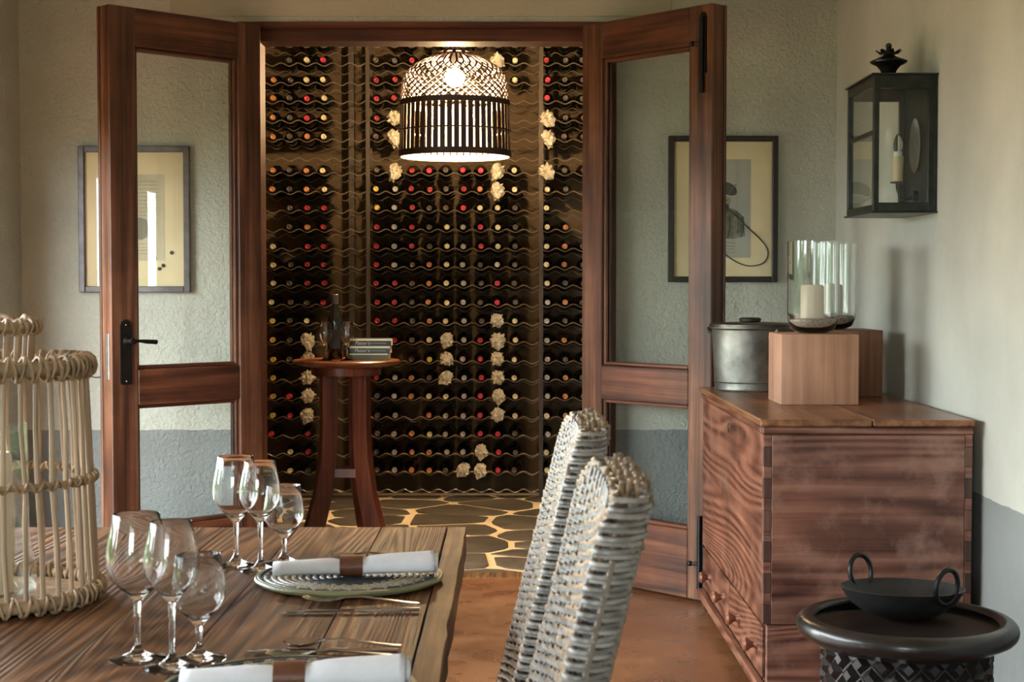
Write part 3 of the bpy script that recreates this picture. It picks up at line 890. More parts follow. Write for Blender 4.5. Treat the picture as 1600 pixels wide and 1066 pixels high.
def slat_mesh():
    m = MB()
    zz = [0.02, 0.08, 0.14, 0.2, 0.26]
    w = 0.0125
    vs = []
    for z in zz:
        r = rad(z)
        vs += [(r, -w, z), (r, w, z), (r - 0.004, w, z), (r - 0.004, -w, z)]
    n = len(zz)
    for k in range(n - 1):
        a, b = 4 * k, 4 * k + 4
        m.f += [(a, a + 1, b + 1, b), (a + 1, a + 2, b + 2, b + 1), (a + 3, a, b, b + 3)]; m.m += [0, 0, 0]
        m.f.append((a + 2, a + 3, b + 3, b + 2)); m.m.append(1)
    m.v = vs
    return m.mesh('slat', [M['shade_out'], M['shade_in']], 30)
sm_ = slat_mesh()
for k in range(NS):
    link('slat', sm_, lamp, rot=(0, 0, 2 * PI * k / NS))
def strip_mesh(sg):
    m = MB()
    zz = [0.262 + (0.488 - 0.262) * k / 14 for k in range(15)]
    vs = []
    for z in zz:
        r = rad(z)
        a = sg * 5.2 * max(0.0, 0.432 - z)
        hw = 0.0047 / max(r, 0.1)
        for (rr, aa) in ((r + 0.001, a - hw), (r + 0.001, a + hw), (r - 0.003, a + hw), (r - 0.003, a - hw)):
            vs.append((rr * math.cos(aa), rr * math.sin(aa), z))
    m.v = vs
    for k in range(14):
        a, b = 4 * k, 4 * k + 4
        m.f += [(a, a + 1, b + 1, b), (a + 1, a + 2, b + 2, b + 1), (a + 3, a, b, b + 3)]; m.m += [0, 0, 0]
        m.f.append((a + 2, a + 3, b + 3, b + 2)); m.m.append(1)
    return m.mesh('lattice_strip', [M['shade_out'], M['shade_mid']], 30)
sp, sn = strip_mesh(1), strip_mesh(-1)
NL = 40
for k in range(NL):
    link('lattice_strip', sp, lamp, rot=(0, 0, 2 * PI * (k + 0.5) / NL))
    link('lattice_strip', sn, lamp, rot=(0, 0, 2 * PI * (k + 0.5) / NL))
m = MB().lathe([(0.112, 0.480), (0.116, 0.490), (0.104, 0.498), (0.098, 0.492), (0.112, 0.480)], 40); m.build('crown_ring', M['shade_out'], lamp)
for k in range(12):
    a = 2 * PI * k / 12
    MB().bar((0.104 * math.cos(a), 0.104 * math.sin(a), 0.494), (0.060 * math.cos(a), 0.060 * math.sin(a), 0.514), 0.022, 0.004, w1=0.014).build('crown_spoke', M['shade_out'], lamp)
m = MB().lathe([(0, 0.520), (0.04, 0.519), (0.066, 0.514), (0.066, 0.508), (0, 0.508)], 30); m.build('cap', M['shade_out'], lamp)
m = MB().tube([(0, 0, 0.515), (0, 0, 0.8), (0, 0, 3.05 - lb.z - 0.02)], 0.004, 6); m.build('cord', M['cord'], lamp)
m = MB().lathe([(0, 0), (0.05, 0), (0.045, -0.02), (0.01, -0.03), (0, -0.03)], 20, (0, 0, 3.05 - lb.z)); m.build('ceiling_cup', M['black_iron'], lamp)
m = MB().lathe([(0, 0.508), (0.02, 0.508), (0.021, 0.45), (0.018, 0.44), (0, 0.44)], 16); m.build('lamp_holder', M['black_iron'], lamp)
BULB_Z = 0.385
m = MB().ball((0, 0, BULB_Z), 0.046, 14); bulb = m.build('bulb', emit('bulb_glow', (1.0, 0.70, 0.38), 2700.0), lamp)

# ------------------------------------------------------------------ round stand in the cellar with bottle, glasses and books
TY = 7.15
tc_ = P(541, 562, Y=TY)
TZ = tc_.z
TR = 0.25
st = thing('round_pedestal_table', 'round red wooden table on three splayed legs in the cellar', 'table', (tc_.x, TY, 0))
m = MB().lathe([(0, TZ), (TR - 0.006, TZ), (TR, TZ - 0.005), (TR - 0.004, TZ - 0.013), (TR - 0.05, TZ - 0.03), (TR - 0.09, TZ - 0.034), (0, TZ - 0.034)], 56)
m.build('table_top', M['stand_top'], st)
m = MB().lathe([(0, TZ - 0.034), (0.165, TZ - 0.034), (0.160, TZ - 0.07), (0, TZ - 0.07)], 40); m.build('apron', M['stand_wood'], st)
for az in (203, -28, 62):
    a = R(az)
    cl = [(0.085, TZ - 0.06, 0.075), (0.085, 0.60, 0.075), (0.092, 0.45, 0.078), (0.115, 0.28, 0.085), (0.155, 0.13, 0.092), (0.20, 0.0, 0.10)]
    poly = [(r + w / 2, z) for r, z, w in cl] + [(r - w / 2, z) for r, z, w in reversed(cl)]
    m = MB().prism(poly, -0.024, 0.024, lambda r, z, h: (r * math.cos(a) - h * math.sin(a), r * math.sin(a) + h * math.cos(a), z))
    m.build('leg', M['stand_wood'], st, bevel=0.003)
for a0, a1 in ((203, -28), (-28, 62), (62, 203)):
    p = lambda d, rr=0.09: Vector((rr * math.cos(R(d)), rr * math.sin(R(d)), 0.375))
    MB().bar(p(a0), p(a1), 0.022, 0.045).build('stretcher', M['stand_wood'], st, bevel=0.003)


def wineglass_mesh(h, bowl_r, rim_r, stem, foot_r, t=0.0011, bowl_h=None):
    """profile of a stemmed glass; stem = height where the bowl starts"""
    zb = stem; bh = h - zb
    pr_ = [(0, 0), (foot_r, 0), (foot_r, 0.0018), (foot_r * 0.6, 0.0045), (0.010, 0.010), (0.0048, 0.020), (0.0040, zb * 0.6), (0.0050, zb - 0.008), (0.012, zb + 0.001)]
    shape = [(0.10, 0.55), (0.2, 0.80), (0.32, 0.96), (0.45, 1.0), (0.62, 0.95), (0.8, (0.95 + rim_r / bowl_r) / 2 - 0.01), (1.0, rim_r / bowl_r)]
    out = [(bowl_r * f, zb + bh * z) for z, f in shape]
    inn = [(r - t, z) for r, z in reversed(out)]
    pr_ += out + [(rim_r - t * 0.5, h + 0.0006)] + inn[0:] + [(0.014, zb + 0.006), (0, zb + 0.0035)]
    return MB().lathe(pr_, 40).mesh('glass_body', M['glass'], 50)


big_me = wineglass_mesh(0.195, 0.041, 0.031, 0.085, 0.038)
white_me = wineglass_mesh(0.192, 0.036, 0.027, 0.093, 0.037)
gob_me = wineglass_mesh(0.140, 0.0365, 0.030, 0.052, 0.036)
small_me = wineglass_mesh(0.178, 0.032, 0.026, 0.075, 0.033)


def put_glass(me, px, py, z, label, group, Y=None):
    q = P(px, py, Z=z) if Y is None else Vector((P(px, py, Y=Y).x, Y, z))
    o = link('wine_glass', me, None, (q.x, q.y, z))
    return tag(o, label, 'wine glass', group)


put_glass(small_me, 508.5, 562, TZ, 'stemmed wine glass on the round cellar table, left of the bottle', 'wine glasses on the round table', TY - 0.09)
put_glass(small_me, 542.5, 562, TZ, 'stemmed wine glass on the round cellar table, beside the books', 'wine glasses on the round table', TY - 0.09)
q = P(524, 552, Y=TY + 0.03)
wb_ = thing('wine_bottle', 'dark wine bottle standing upright on the round cellar table', 'bottle', (q.x, TY + 0.03, TZ))
MB().lathe([(0, 0.0), (0.034, 0), (0.037, 0.004), (0.037, 0.18), (0.034, 0.198), (0.024, 0.22), (0.016, 0.24), (0.0145, 0.26), (0.0142, 0.268)], 28).build('bottle_glass', M['bottle'], wb_, smooth=50)
MB().lathe([(0.0146, 0.235), (0.0146, 0.292), (0.0160, 0.293), (0.0160, 0.302), (0.014, 0.304), (0, 0.304)], 20).build('capsule', M['cap_d'], wb_, smooth=40)
mm = MB()
for k in range(13):
    a = R(-135 + k * 7.5)
    mm.v += [(0.0376 * math.cos(a), 0.0376 * math.sin(a), 0.05), (0.0376 * math.cos(a), 0.0376 * math.sin(a), 0.14)]
    if k: mm.f.append((2 * k - 2, 2 * k, 2 * k + 1, 2 * k - 1)); mm.m.append(0)
mm.build('label', M['label'], wb_)
# books
def text(body, name, mat, parent, loc, rot, size, shear=0.0, ext=0.0003):
    cu = bpy.data.curves.new(name, 'FONT'); cu.body = body; cu.size = size; cu.shear = shear; cu.extrude = ext
    cu.align_y = 'CENTER'; cu.resolution_u = 2
    cu.materials.append(mat)
    tmp = bpy.data.objects.new(name, cu); C.objects.link(tmp)
    bpy.context.view_layer.update()
    me = bpy.data.meshes.new_from_object(tmp.evaluated_get(bpy.context.evaluated_depsgraph_get()))
    bpy.data.objects.remove(tmp)
    return link(name, me, parent, loc, rot)
bz = TZ
q0 = P(543, 556, Y=TY - 0.02)
for k, (mt, hh_, dx, lab, w) in enumerate((('book_olive', 0.030, 0.002, 'olive book at the bottom of the stack on the round table', 0.180), ('book_green', 0.034, 0.004, 'dark green wine guide in the middle of the book stack', 0.186), ('book_black', 0.034, 0.006, 'blackish green wine guide on top of the book stack', 0.190))):
    bk = thing('book', lab, 'book', (q0.x + dx + 0.01, TY - 0.055, bz), R(-2 + 1.5 * k), group='books stacked on the round table')
    # spine faces the camera (-y)
    MB().box(0, w, 0, 0.115, 0, 0.0022).build('cover', M[mt], bk, bevel=0.0006)
    MB().box(0, w, 0, 0.115, hh_ - 0.0022, hh_).build('cover', M[mt], bk, bevel=0.0006)
    MB().box(0, w, -0.0022, 0.0, 0, hh_ - 0.009 if k else hh_ - 0.005).build('spine', M[mt], bk, bevel=0.0006)
    MB().box(0.001, w - 0.001, 0.0, 0.112, 0.0022, hh_ - 0.0022).build('page_block', M['page'], bk, smooth=0)
    MB().box(0, w, -0.003, 0.002, hh_ - 0.009 if k else hh_ - 0.005, hh_).build('pale_edge', M['page'], bk, smooth=0)
    if k:
        text("Platter's", 'lettering', M['gold_text'], bk, (0.022, -0.0026, hh_ * 0.40), (PI / 2, 0, 0), 0.021, 0.25)
        text('SOUTH AFRICAN WINE GUIDE', 'lettering', M['gold_text'], bk, (0.088, -0.0026, hh_ * 0.38), (PI / 2, 0, 0), 0.0057)
    bz += hh_ + 0.0003

# ------------------------------------------------------------------ dining table
TX1, TX0, TYF, TYN, TZT = -0.088, -1.25, 3.155, 0.55, 0.75
dt = thing('dining_table', 'rustic reclaimed wood dining table with wide planks', 'table', ((TX0 + TX1) / 2, (TYF + TYN) / 2, 0))
ox, oy = dt.location.x, dt.location.y
edges = [TX1 - 0.038]
rnd = random.Random(4)
def ragged_plank(name, x0, x1, y0, y1, z0, z1, mat, rag0=0.0, rag1=0.0):
    n = 40
    vs, fs = [], []
    for k in range(n + 1):
        y = y0 + (y1 - y0) * k / n
        a = x0 + rag0 * noise.noise(Vector((x0 * 9, y * 7, 1.0))); b = x1 + rag1 * (noise.noise(Vector((x1 * 9, y * 6, 3.0))) + 0.6 * noise.noise(Vector((x1 * 9, y * 19, 5.0))))
        c = 0.0012
        vs += [(a - ox, y - oy, z0), (a - ox, y - oy, z1 - c), (a + c - ox, y - oy, z1), (b - c - ox, y - oy, z1), (b - ox, y - oy, z1 - c), (b - ox, y - oy, z0)]
    for k in range(n):
        i, j = 6 * k, 6 * k + 6
        fs += [(i + s_, i + (s_ + 1) % 6, j + (s_ + 1) % 6, j + s_) for s_ in range(6)]
    fs += [tuple(range(6)), tuple(range(6 * n, 6 * n + 6))]
    MB().add(vs, fs).build(name, mat, dt, smooth=25)
ragged_plank('edge_board', TX1 - 0.037, TX1, TYN, TYF, TZT - 0.055, TZT, M['table_edge'], 0.001, 0.004)
x = TX1 - 0.0385
for w in (0.135, 0.172, 0.15, 0.19, 0.14, 0.165, 0.17):
    x0 = max(x - w, TX0)
    ragged_plank('plank', x0, x - 0.0012, TYN, TYF + rnd.uniform(-0.002, 0.002), TZT - 0.045, TZT - rnd.uniform(0, 0.0012), M['table'], 0.0006, 0.0006)
    x = x0
for yy in (TYN + 0.14, TYF - 0.14):
    MB().box(TX0 + 0.1 - ox, TX1 - 0.1 - ox, yy - 0.02 - oy, yy + 0.02 - oy, TZT - 0.14, TZT - 0.046).build('apron', M['table_edge'], dt, bevel=0.003)
for xx in (TX0 + 0.14, TX1 - 0.14):
    MB().box(xx - 0.02 - ox, xx + 0.02 - ox, TYN + 0.19 - oy, TYF - 0.19 - oy, TZT - 0.14, TZT - 0.046).build('apron', M['table_edge'], dt, bevel=0.003)
    for yy in (TYN + 0.14, TYF - 0.14):
        MB().box(xx - 0.045 - ox, xx + 0.045 - ox, yy - 0.045 - oy, yy + 0.045 - oy, 0, TZT - 0.046).build('leg', M['table_edge'], dt, bevel=0.005)

G1, G2 = 'wine glasses of the near place setting', 'wine glasses of the far place setting'
put_glass(big_me, 215, 1030, TZT, 'large stemmed wine glass, nearest the rattan lantern', G1)
put_glass(white_me, 269, 1044, TZT, 'tall slim wine glass, middle of the nearer glass trio', G1)
put_glass(gob_me, 311, 1030, TZT, 'short stemmed water goblet of the nearer glass trio', G1)
put_glass(big_me, 369, 884, TZT, 'large stemmed wine glass, leftmost of the farther glass trio', G2)
put_glass(white_me, 407, 892, TZT, 'tall slim wine glass, middle of the farther glass trio', G2)
put_glass(gob_me, 444, 880, TZT, 'short stemmed water goblet beside the farther charger plate', G2)


# charger plates, napkins, rings
def charger(cx, cy, label):
    t = thing('charger_plate', label, 'plate', (cx, cy, TZT), group='beaded charger plates on the table')
    m = MB()
    n = 13
    pr_ = [(0, 0.004)]
    m.lathe([(0, 0.001), (0.13, 0.001), (0.152, 0.004), (0.154, 0.009), (0.150, 0.010), (0.10, 0.0072), (0, 0.0065)], 72)
    base = m.build('plate_base', M['beads'], t)
    for k in range(n):
        r = 0.012 + 0.0115 * k
        z = 0.0065 + max(0, r - 0.09) * 0.05
        MB().tube([(r * math.cos(2 * PI * j / 60), r * math.sin(2 * PI * j / 60), z + 0.0008) for j in range(60)], 0.0046 if k < n - 1 else 0.004, 6, True).build('bead_ring', M['beads'], t)
    MB().tube([(0.1545 * math.cos(2 * PI * j / 80), 0.1545 * math.sin(2 * PI * j / 80), 0.0095 + 0.0006 * math.sin(9 * j / 80 * 2 * PI)) for j in range(80)], 0.0038, 6, True).build('rim', M['beads'], t)
    return t


def napkin(cx, cy, rz, length, label, r0, r1, ringpos):
    t = thing('rolled_napkin', label, 'napkin', (cx, cy, TZT + 0.0125), rz, group='rolled white napkins')
    n, L = 44, 22
    vs, fs = [], []
    turns = 2.3
    for i in range(L + 1):
        u = i / L
        xx = -length / 2 + length * u
        pin = math.exp(-((u - ringpos) / 0.10) ** 2)
        rr = (r0 + (r1 - r0) * u) * (1 - 0.20 * pin)
        for k in range(n + 1):
            f = k / n
            a = PI * 0.62 + f * turns * 2 * PI
            rk = rr * (0.42 + 0.58 * f)
            w = 1 + 0.03 * noise.noise(Vector((u * 6, f * 9, cx * 5)))
            vs.append((xx + (0.004 * math.sin(f * 5) if i in (0, L) else 0), rk * 1.12 * w * math.cos(a), rr * 0.80 + rk * 0.80 * w * math.sin(a)))
    for i in range(L):
        for k in range(n):
            a = i * (n + 1) + k
            fs.append((a, a + 1, a + n + 2, a + n + 1))
    o = MB().add(vs, fs).build('cloth', M['linen'], t, smooth=60)
    sd = o.modifiers.new('thickness', 'SOLIDIFY'); sd.thickness = 0.0011; sd.offset = 0
    rg = tag(thing('napkin_ring', label.replace('rolled white linen napkin', 'brown leather ring around the napkin'), 'napkin ring', (cx, cy, TZT + 0.0125), rz, group='leather napkin rings'), None)
    rr = (r0 + (r1 - r0) * ringpos) * 0.80
    x0 = -length / 2 + length * ringpos
    pts = []
    m = MB()
    nn = 36
    for ro in (0.0012, 0.0040):
        for xx in (x0 - 0.019, x0 + 0.019):
            for k in range(nn):
                a = 2 * PI * k / nn
                m.v.append((xx, (rr * 1.12 + ro) * math.cos(a) * 1.0, rr * 1.0 + (rr * 0.80 + ro) * math.sin(a)))
    for k in range(nn):
        k2 = (k + 1) % nn
        A, B, C_, D = k, nn + k, 2 * nn + k, 3 * nn + k
        A2, B2, C2, D2 = k2, nn + k2, 2 * nn + k2, 3 * nn + k2
        m.f += [(A, A2, B2, B), (C_, D, D2, C2), (A, C_, C2, A2), (B, B2, D2, D)]; m.m += [0] * 4
    m.build('leather_band', M['leather'], rg, smooth=40)
    return t


pc = P(546, 909, Z=TZT)
charger(pc.x, pc.y, 'dark beaded charger plate beside the farther glasses')
charger(pc.x, pc.y - 0.725, 'dark beaded charger plate cut off by the bottom of the picture')
q = P(551, 903, Z=TZT + 0.02)
napkin(q.x, pc.y - 0.012, R(5), 0.268, 'rolled white linen napkin on the farther beaded plate', 0.0165, 0.0265, 0.47)
napkin(q.x, pc.y - 0.735, R(4), 0.268, 'rolled white linen napkin on the nearer beaded plate', 0.0165, 0.0265, 0.47)


def loft(sections, mat, name, parent):
    """cutlery body: sections (x, half width, z, thickness, dish)"""
    m = MB(); w = 5
    for (x, hw, z, t, d) in sections:
        for sgn in (1, -1):
            for k in range(w):
                f = -1 + 2 * k / (w - 1)
                zz = z - d * (1 - f * f) + sgn * t / 2 * (1 - 0.6 * f * f)
                m.v.append((x, hw * f, zz))
    n = len(sections)
    for i in range(n - 1):
        a, b = i * 2 * w, (i + 1) * 2 * w
        for k in range(w - 1):
            m.f += [(a + k, a + k + 1, b + k + 1, b + k), (a + w + k, b + w + k, b + w + k + 1, a + w + k + 1)]
        m.f += [(a, b, b + w, a + w), (a + w - 1, a + 2 * w - 1, b + 2 * w - 1, b + w - 1)]
    for i in (0, n - 1):
        a = i * 2 * w
        m.f.append(tuple([a + k for k in range(w)] + [a + w + k for k in reversed(range(w))]))
    m.m = [0] * len(m.f)
    return m.build(name, mat, parent, smooth=50)


HAND = [(0.0, 0.007, 0.005, 0.003, 0), (-0.010, 0.009, 0.0055, 0.003, 0), (-0.045, 0.006, 0.009, 0.003, 0), (-0.085, 0.0035, 0.013, 0.0032, 0)]
def cutlery(kind, x, y, rz, label, L=1.0):
    t = thing(kind, label, kind, (x, y, TZT + 0.0005), rz, group='cutlery on the table')
    if kind == 'spoon':
        loft([(a * L, b, c, d, e) for a, b, c, d, e in HAND + [(-0.105, 0.0038, 0.012, 0.003, 0)]], M['steel'], 'spoon_handle', t)
        bo = [(-0.103, 0.0038, 0.0122, 0.0024, 0), (-0.112, 0.0095, 0.0108, 0.0016, 0.002), (-0.125, 0.0165, 0.0095, 0.0015, 0.0055), (-0.140, 0.0185, 0.0088, 0.0015, 0.0072), (-0.153, 0.0150, 0.0086, 0.0015, 0.0055), (-0.161, 0.0085, 0.009, 0.0015, 0.002), (-0.164, 0.002, 0.0095, 0.0014, 0)]
        loft([(a * L, b, c, d, e) for a, b, c, d, e in bo], M['steel'], 'spoon_bowl', t)
    elif kind == 'fork':
        loft([(a * L, b, c, d, e) for a, b, c, d, e in HAND + [(-0.108, 0.0035, 0.011, 0.003, 0)]], M['steel'], 'fork_handle', t)
        loft([(a * L, b, c, d, e) for a, b, c, d, e in [(-0.106, 0.0035, 0.0112, 0.0026, 0), (-0.116, 0.009, 0.009, 0.002, 0.001), (-0.128, 0.0115, 0.007, 0.0018, 0.0015)]], M['steel'], 'fork_neck', t)
        for k in range(4):
            yy = -0.0096 + 0.0064 * k
            MB().tube([(-0.126 * L, yy, 0.0062), (-0.145 * L, yy, 0.0055), (-0.163 * L, yy, 0.008), (-0.172 * L, yy, 0.011)], [0.0017, 0.0015, 0.0013, 0.0008], 6).build('tine', M['steel'], t)
    else:
        loft([(0, 0.006, 0.004, 0.006, 0), (-0.02, 0.008, 0.0045, 0.0065, 0), (-0.06, 0.0065, 0.0045, 0.006, 0), (-0.098, 0.005, 0.0045, 0.005, 0)], M['steel'], 'knife_handle', t)
        loft([(-0.098, 0.005, 0.0045, 0.003, 0), (-0.106, 0.008, 0.004, 0.0016, 0), (-0.17, 0.0095, 0.003, 0.0014, 0), (-0.20, 0.007, 0.0025, 0.0012, 0), (-0.212, 0.001, 0.002, 0.001, 0)], M['steel'], 'blade', t)
    return t


q = P(655, 876, Z=TZT); cutlery('spoon', q.x, q.y, R(-3), 'steel spoon just beyond the farther beaded plate')
q = P(652, 882, Z=TZT); cutlery('knife', q.x, q.y, R(-1), 'steel knife just beyond the farther beaded plate')
q = P(655, 949, Z=TZT); cutlery('fork', q.x, q.y, R(-9), 'steel fork tilted up, between the two beaded plates', 1.08)
q = P(655, 957, Z=TZT); cutlery('knife', q.x, q.y, R(4), 'small steel knife lying under the tilted fork', 0.9)
q = P(627, 1016, Z=TZT); cutlery('spoon', q.x, q.y, R(-4), 'steel spoon just beyond the nearer beaded plate')
q = P(622, 1022, Z=TZT); cutlery('knife', q.x, q.y, R(-1), 'longer steel knife between the spoon and the nearer plate')
q = P(618, 1031, Z=TZT); cutlery('fork', q.x, q.y, R(1), 'steel fork touching the rim of the nearer plate')

# ------------------------------------------------------------------ rattan lantern on the table
lc = P(-12, 938, Z=TZT)
lan = thing('rattan_lantern', 'tall rattan cage lantern with a white candle on the table', 'lantern', (lc.x, lc.y, TZT))
RB, RT, HB, HM, HT = 0.163, 0.147, 0.030, 0.195, 0.372
def lrad(z): return RB + (RT - RB) * (z / HT)
def braid(name, r, z, core, wraps, wr, h=1.0):
    m = MB().tube([(r * math.cos(2 * PI * j / 64), r * math.sin(2 * PI * j / 64), z) for j in range(64)], core, 8, True)
    nn = wraps * 10
    for ph, sg in ((0, 1), (PI, -1)):
        pts = []
        for j in range(nn):
            a = 2 * PI * j / nn
            b = sg * 2 * PI * wraps * j / nn + ph
            rr = r + (core + wr * 0.7) * math.cos(b)
            pts.append((rr * math.cos(a), rr * math.sin(a), z + (core * h + wr * 0.7) * math.sin(b)))
        m.tube(pts, wr, 5, True)
    return m.build(name, M['rattan_wrap'], lan, smooth=60)
braid('base_ring', RB, 0.016, 0.010, 40, 0.0026, 1.3)
braid('middle_ring', lrad(HM) + 0.003, HM, 0.0050, 40, 0.0026)
braid('top_ring', RT + 0.002, HT, 0.012, 40, 0.0028, 1.4)
braid('neck_ring', 0.070, HT + 0.062, 0.0085, 20, 0.0026, 1.2)
rnd = random.Random(9)
for k in range(38):
    a = 2 * PI * (k + 0.3) / 38
    j0, j1, j2 = (rnd.uniform(-0.004, 0.004) for _ in range(3))
    pts = []
    for i, z in enumerate((0.004, 0.10, 0.19, 0.28, HT + 0.006)):
        rr = lrad(z); aa = a + (j0 * (i == 1) + j1 * (i == 2) + j2 * (i == 3)) / rr
        pts.append((rr * math.cos(aa), rr * math.sin(aa), z))
    MB().tube(pts, rnd.uniform(0.0036, 0.0048), 7).build('cane', M['rattan'], lan)
for k in range(22):
    a = 2 * PI * k / 22
    MB().tube([(0.062 * math.cos(a), 0.062 * math.sin(a), HT - 0.004), (0.067 * math.cos(a), 0.067 * math.sin(a), HT + 0.066)], 0.0042, 7).build('neck_cane', M['rattan'], lan)
for k in range(40):
    a = 2 * PI * k / 40
    MB().tube([(0.060 * math.cos(a), 0.060 * math.sin(a), HT + 0.003), (RT * math.cos(a), RT * math.sin(a), HT + 0.001)], 0.0045, 6).build('shoulder_cane', M['rattan'], lan)
m = MB().tube([(0.066 * math.cos(R(20 + k * 8)), 0.066 * math.sin(R(20 + k * 8)) - 0.03, HT + 0.073 + 0.006 * math.sin(k)) for k in range(9)], 0.004, 7); m.build('handle_loop', M['rattan'], lan)
m = MB().lathe([(0, 0.004), (RB - 0.015, 0.004), (RB - 0.015, 0.010), (0, 0.010)], 40); m.build('base_disc', M['rattan_wrap'], lan)
cd = thing('pillar_candle', 'white pillar candle in a glass inside the rattan lantern', 'candle', (lc.x - 0.005, lc.y, TZT + 0.013))
MB().lathe([(0, 0.0), (0.037, 0.0), (0.037, 0.215), (0.033, 0.222), (0.012, 0.215), (0, 0.214)], 28).build('wax', M['candle'], cd)
MB().tube([(0, 0, 0.213), (0.001, 0, 0.224), (0.003, 0, 0.228)], 0.0012, 5).build('wick', M['cord'], cd)
gl = tag(link('hurricane_glass', MB().lathe([(0.048, 0.0), (0.072, 0.004), (0.074, 0.02), (0.062, 0.10), (0.060, 0.27), (0.058, 0.27), (0.060, 0.10), (0.0715, 0.02), (0.070, 0.006), (0.048, 0.0025), (0.048, 0)], 36).mesh('hurricane_glass', M['pane'], 50), None, (lc.x - 0.005, lc.y, TZT + 0.0115)), 'clear glass sleeve around the candle in the rattan lantern', 'glass')

# ------------------------------------------------------------------ wicker chairs
LEAN = 0.25
BT, BW = 0.019, 0.212      # half thickness and half width of the back
def backpath(t, w, npt, amp, phase, stakes):
    """closed loop around the slab; wavy over `stakes` stakes"""
    per = 4 * (w - t) + 2 * PI * t
    pts = []
    for k in range(npt):
        s = per * k / npt
        L = 2 * (w - t)
        if s < L: x, y, nx, ny = -t, -(w - t) + s, -1, 0
        elif s < L + PI * t:
            a = PI - (s - L) / t; x, y, nx, ny = t * math.cos(a), (w - t) + t * math.sin(a), math.cos(a), math.sin(a)
        elif s < 2 * L + PI * t: x, y, nx, ny = t, (w - t) - (s - L - PI * t), 1, 0
        else:
            a = -(s - 2 * L - PI * t) / t; x, y, nx, ny = t * math.cos(a), -(w - t) + t * math.sin(a), math.cos(a), math.sin(a)
        o = amp * math.sin(PI * stakes * s / per + phase)
        x += nx * o; y += ny * o
        x -= 0.015 * (y / BW) ** 2           # gently hollow back
        pts.append((x, y, 0.0009 * math.sin(PI * stakes * s / per * 0.5 + phase)))
    return pts
STK = 30
strand_me = [MB().tube(backpath(BT, BW, 180, 0.0026, ph, STK), 0.0028, 5, True).mesh('strand', M['wicker'], 60) for ph in (0, PI)]
top_me = []
for k in range(5):
    f = (k + 1) / 5 * 0.8
    top_me.append(MB().tube(backpath(BT * (1 - 0.35 * f * f), BW - 0.055 * f * f, 180, 0.0026, PI * (k % 2), STK), 0.0028, 5, True).mesh('strand', M['wicker'], 60))


def chair(y, label, seed):
    rn = random.Random(seed)
    t = thing('wicker_chair', label, 'chair', (0.02, y, 0), group='grey wicker chairs at the table')
    def lean(z): return LEAN * (z - 0.645) if z > 0.43 else LEAN * (0.43 - 0.645)
    z, k = 0.40, 0
    ztop = 1.058
    n = int((ztop - z) / 0.0057)
    for k in range(n):
        zz = z + k * 0.0057
        me = strand_me[k % 2] if k < n - 5 else top_me[k - (n - 5)]
        link('strand', me, t, (lean(zz) + rn.uniform(-0.0012, 0.0012), rn.uniform(-0.001, 0.001), zz), (0, -math.atan(LEAN) * 0 , rn.uniform(-0.003, 0.003)))
    pp = backpath(BT, BW, STK, 0, 0, STK)
    for i, (x, yy, _) in enumerate(pp):
        z1 = ztop - 0.010 - 0.045 * max(0.0, abs(yy) - 0.13) / 0.08
        MB().tube([(x + lean(0.40), yy, 0.39), (x + lean(z1), yy, z1)], 0.0036, 5).build('stake', M['wicker_dark'], t)
    # cut cane tips along the top roll
    for row in range(6):
        for j in range(13):
            f = -1 + 2 * (j + 0.5 * (row % 2)) / 12.5 + rn.uniform(-0.03, 0.03)
            yy = f * (BW - 0.012)
            xx = -BT * 0.95 + 1.9 * BT * row / 5 + rn.uniform(-0.0015, 0.0015)
            zt = ztop - 0.006 - 0.040 * max(0, abs(f) - 0.55) / 0.45 + 0.009 * (1 - ((row - 2.5) / 2.5) ** 2)
            m = MB().tube([(0, 0, -0.016), (0, 0, 0.002)], 0.0030, 6); m.ball((0, 0, 0.002), 0.0031, 5)
            m.build('cane_tip', M['wicker_tip'], t, (lean(zt) + xx - 0.015 * (yy / BW) ** 2, yy, zt + rn.uniform(-0.004, 0.001)), (rn.uniform(-0.2, 0.2), rn.uniform(-0.3, 0.3), 0))
    # seat and legs, tucked under the table
    xs = lean(0.43)
    for i in range(9):
        zz = 0.352 + 0.0085 * i
        m = MB()
        m.tube(backpath(0.2, 0.215, 176, 0.003, PI * (i % 2), 60), 0.0042, 5, True)
        m.build('seat_strand', M['wicker'], t, (xs - 0.215, 0, zz), smooth=60)
    MB().box(xs - 0.40, xs - 0.03, -0.19, 0.19, 0.36, 0.415).build('seat', M['wicker'], t, bevel=0.012)
    for dx in (xs - 0.38, xs - 0.03):
        for dy in (-0.175, 0.175):
            MB().tube([(dx, dy, 0.36), (dx, dy, 0.18), (dx, dy, 0.0)], [0.017, 0.016, 0.014], 10).build('leg', M['wicker_dark'], t)
    return t
chair(1.585, 'grey wicker chair back nearest the camera', 1)
chair(2.215, 'grey wicker chair back farther along the table', 2)

# ------------------------------------------------------------------ wooden chest
CYN = F / 539.0
CXL, CXR = 0.742, 1.350
CYF = 5.875
CZ = 0.858
ch = thing('wooden_chest', 'old reddish pine blanket chest with two drawers by the wall', 'chest', ((CXL + CXR) / 2, (CYN + CYF) / 2, 0))
cxo, cyo = ch.location.x, ch.location.y
def cb(name, x0, x1, y0, y1, z0, z1, mt, bev=0.003, parent=None):
    return MB().box(x0 - cxo, x1 - cxo, y0 - cyo, y1 - cyo, z0, z1).build(name, M[mt], parent or ch, bevel=bev)
xm = (CXL + CXR) / 2 + 0.01
li = cb('lid', CXL - 0.012, xm - 0.0012, CYN - 0.012, CYF + 0.012, CZ - 0.020, CZ, 'chest_top', 0.004)
cb('lid', xm + 0.0012, CXR + 0.004, CYN - 0.012, CYF + 0.012, CZ - 0.020, CZ - 0.0008, 'chest_top', 0.004)
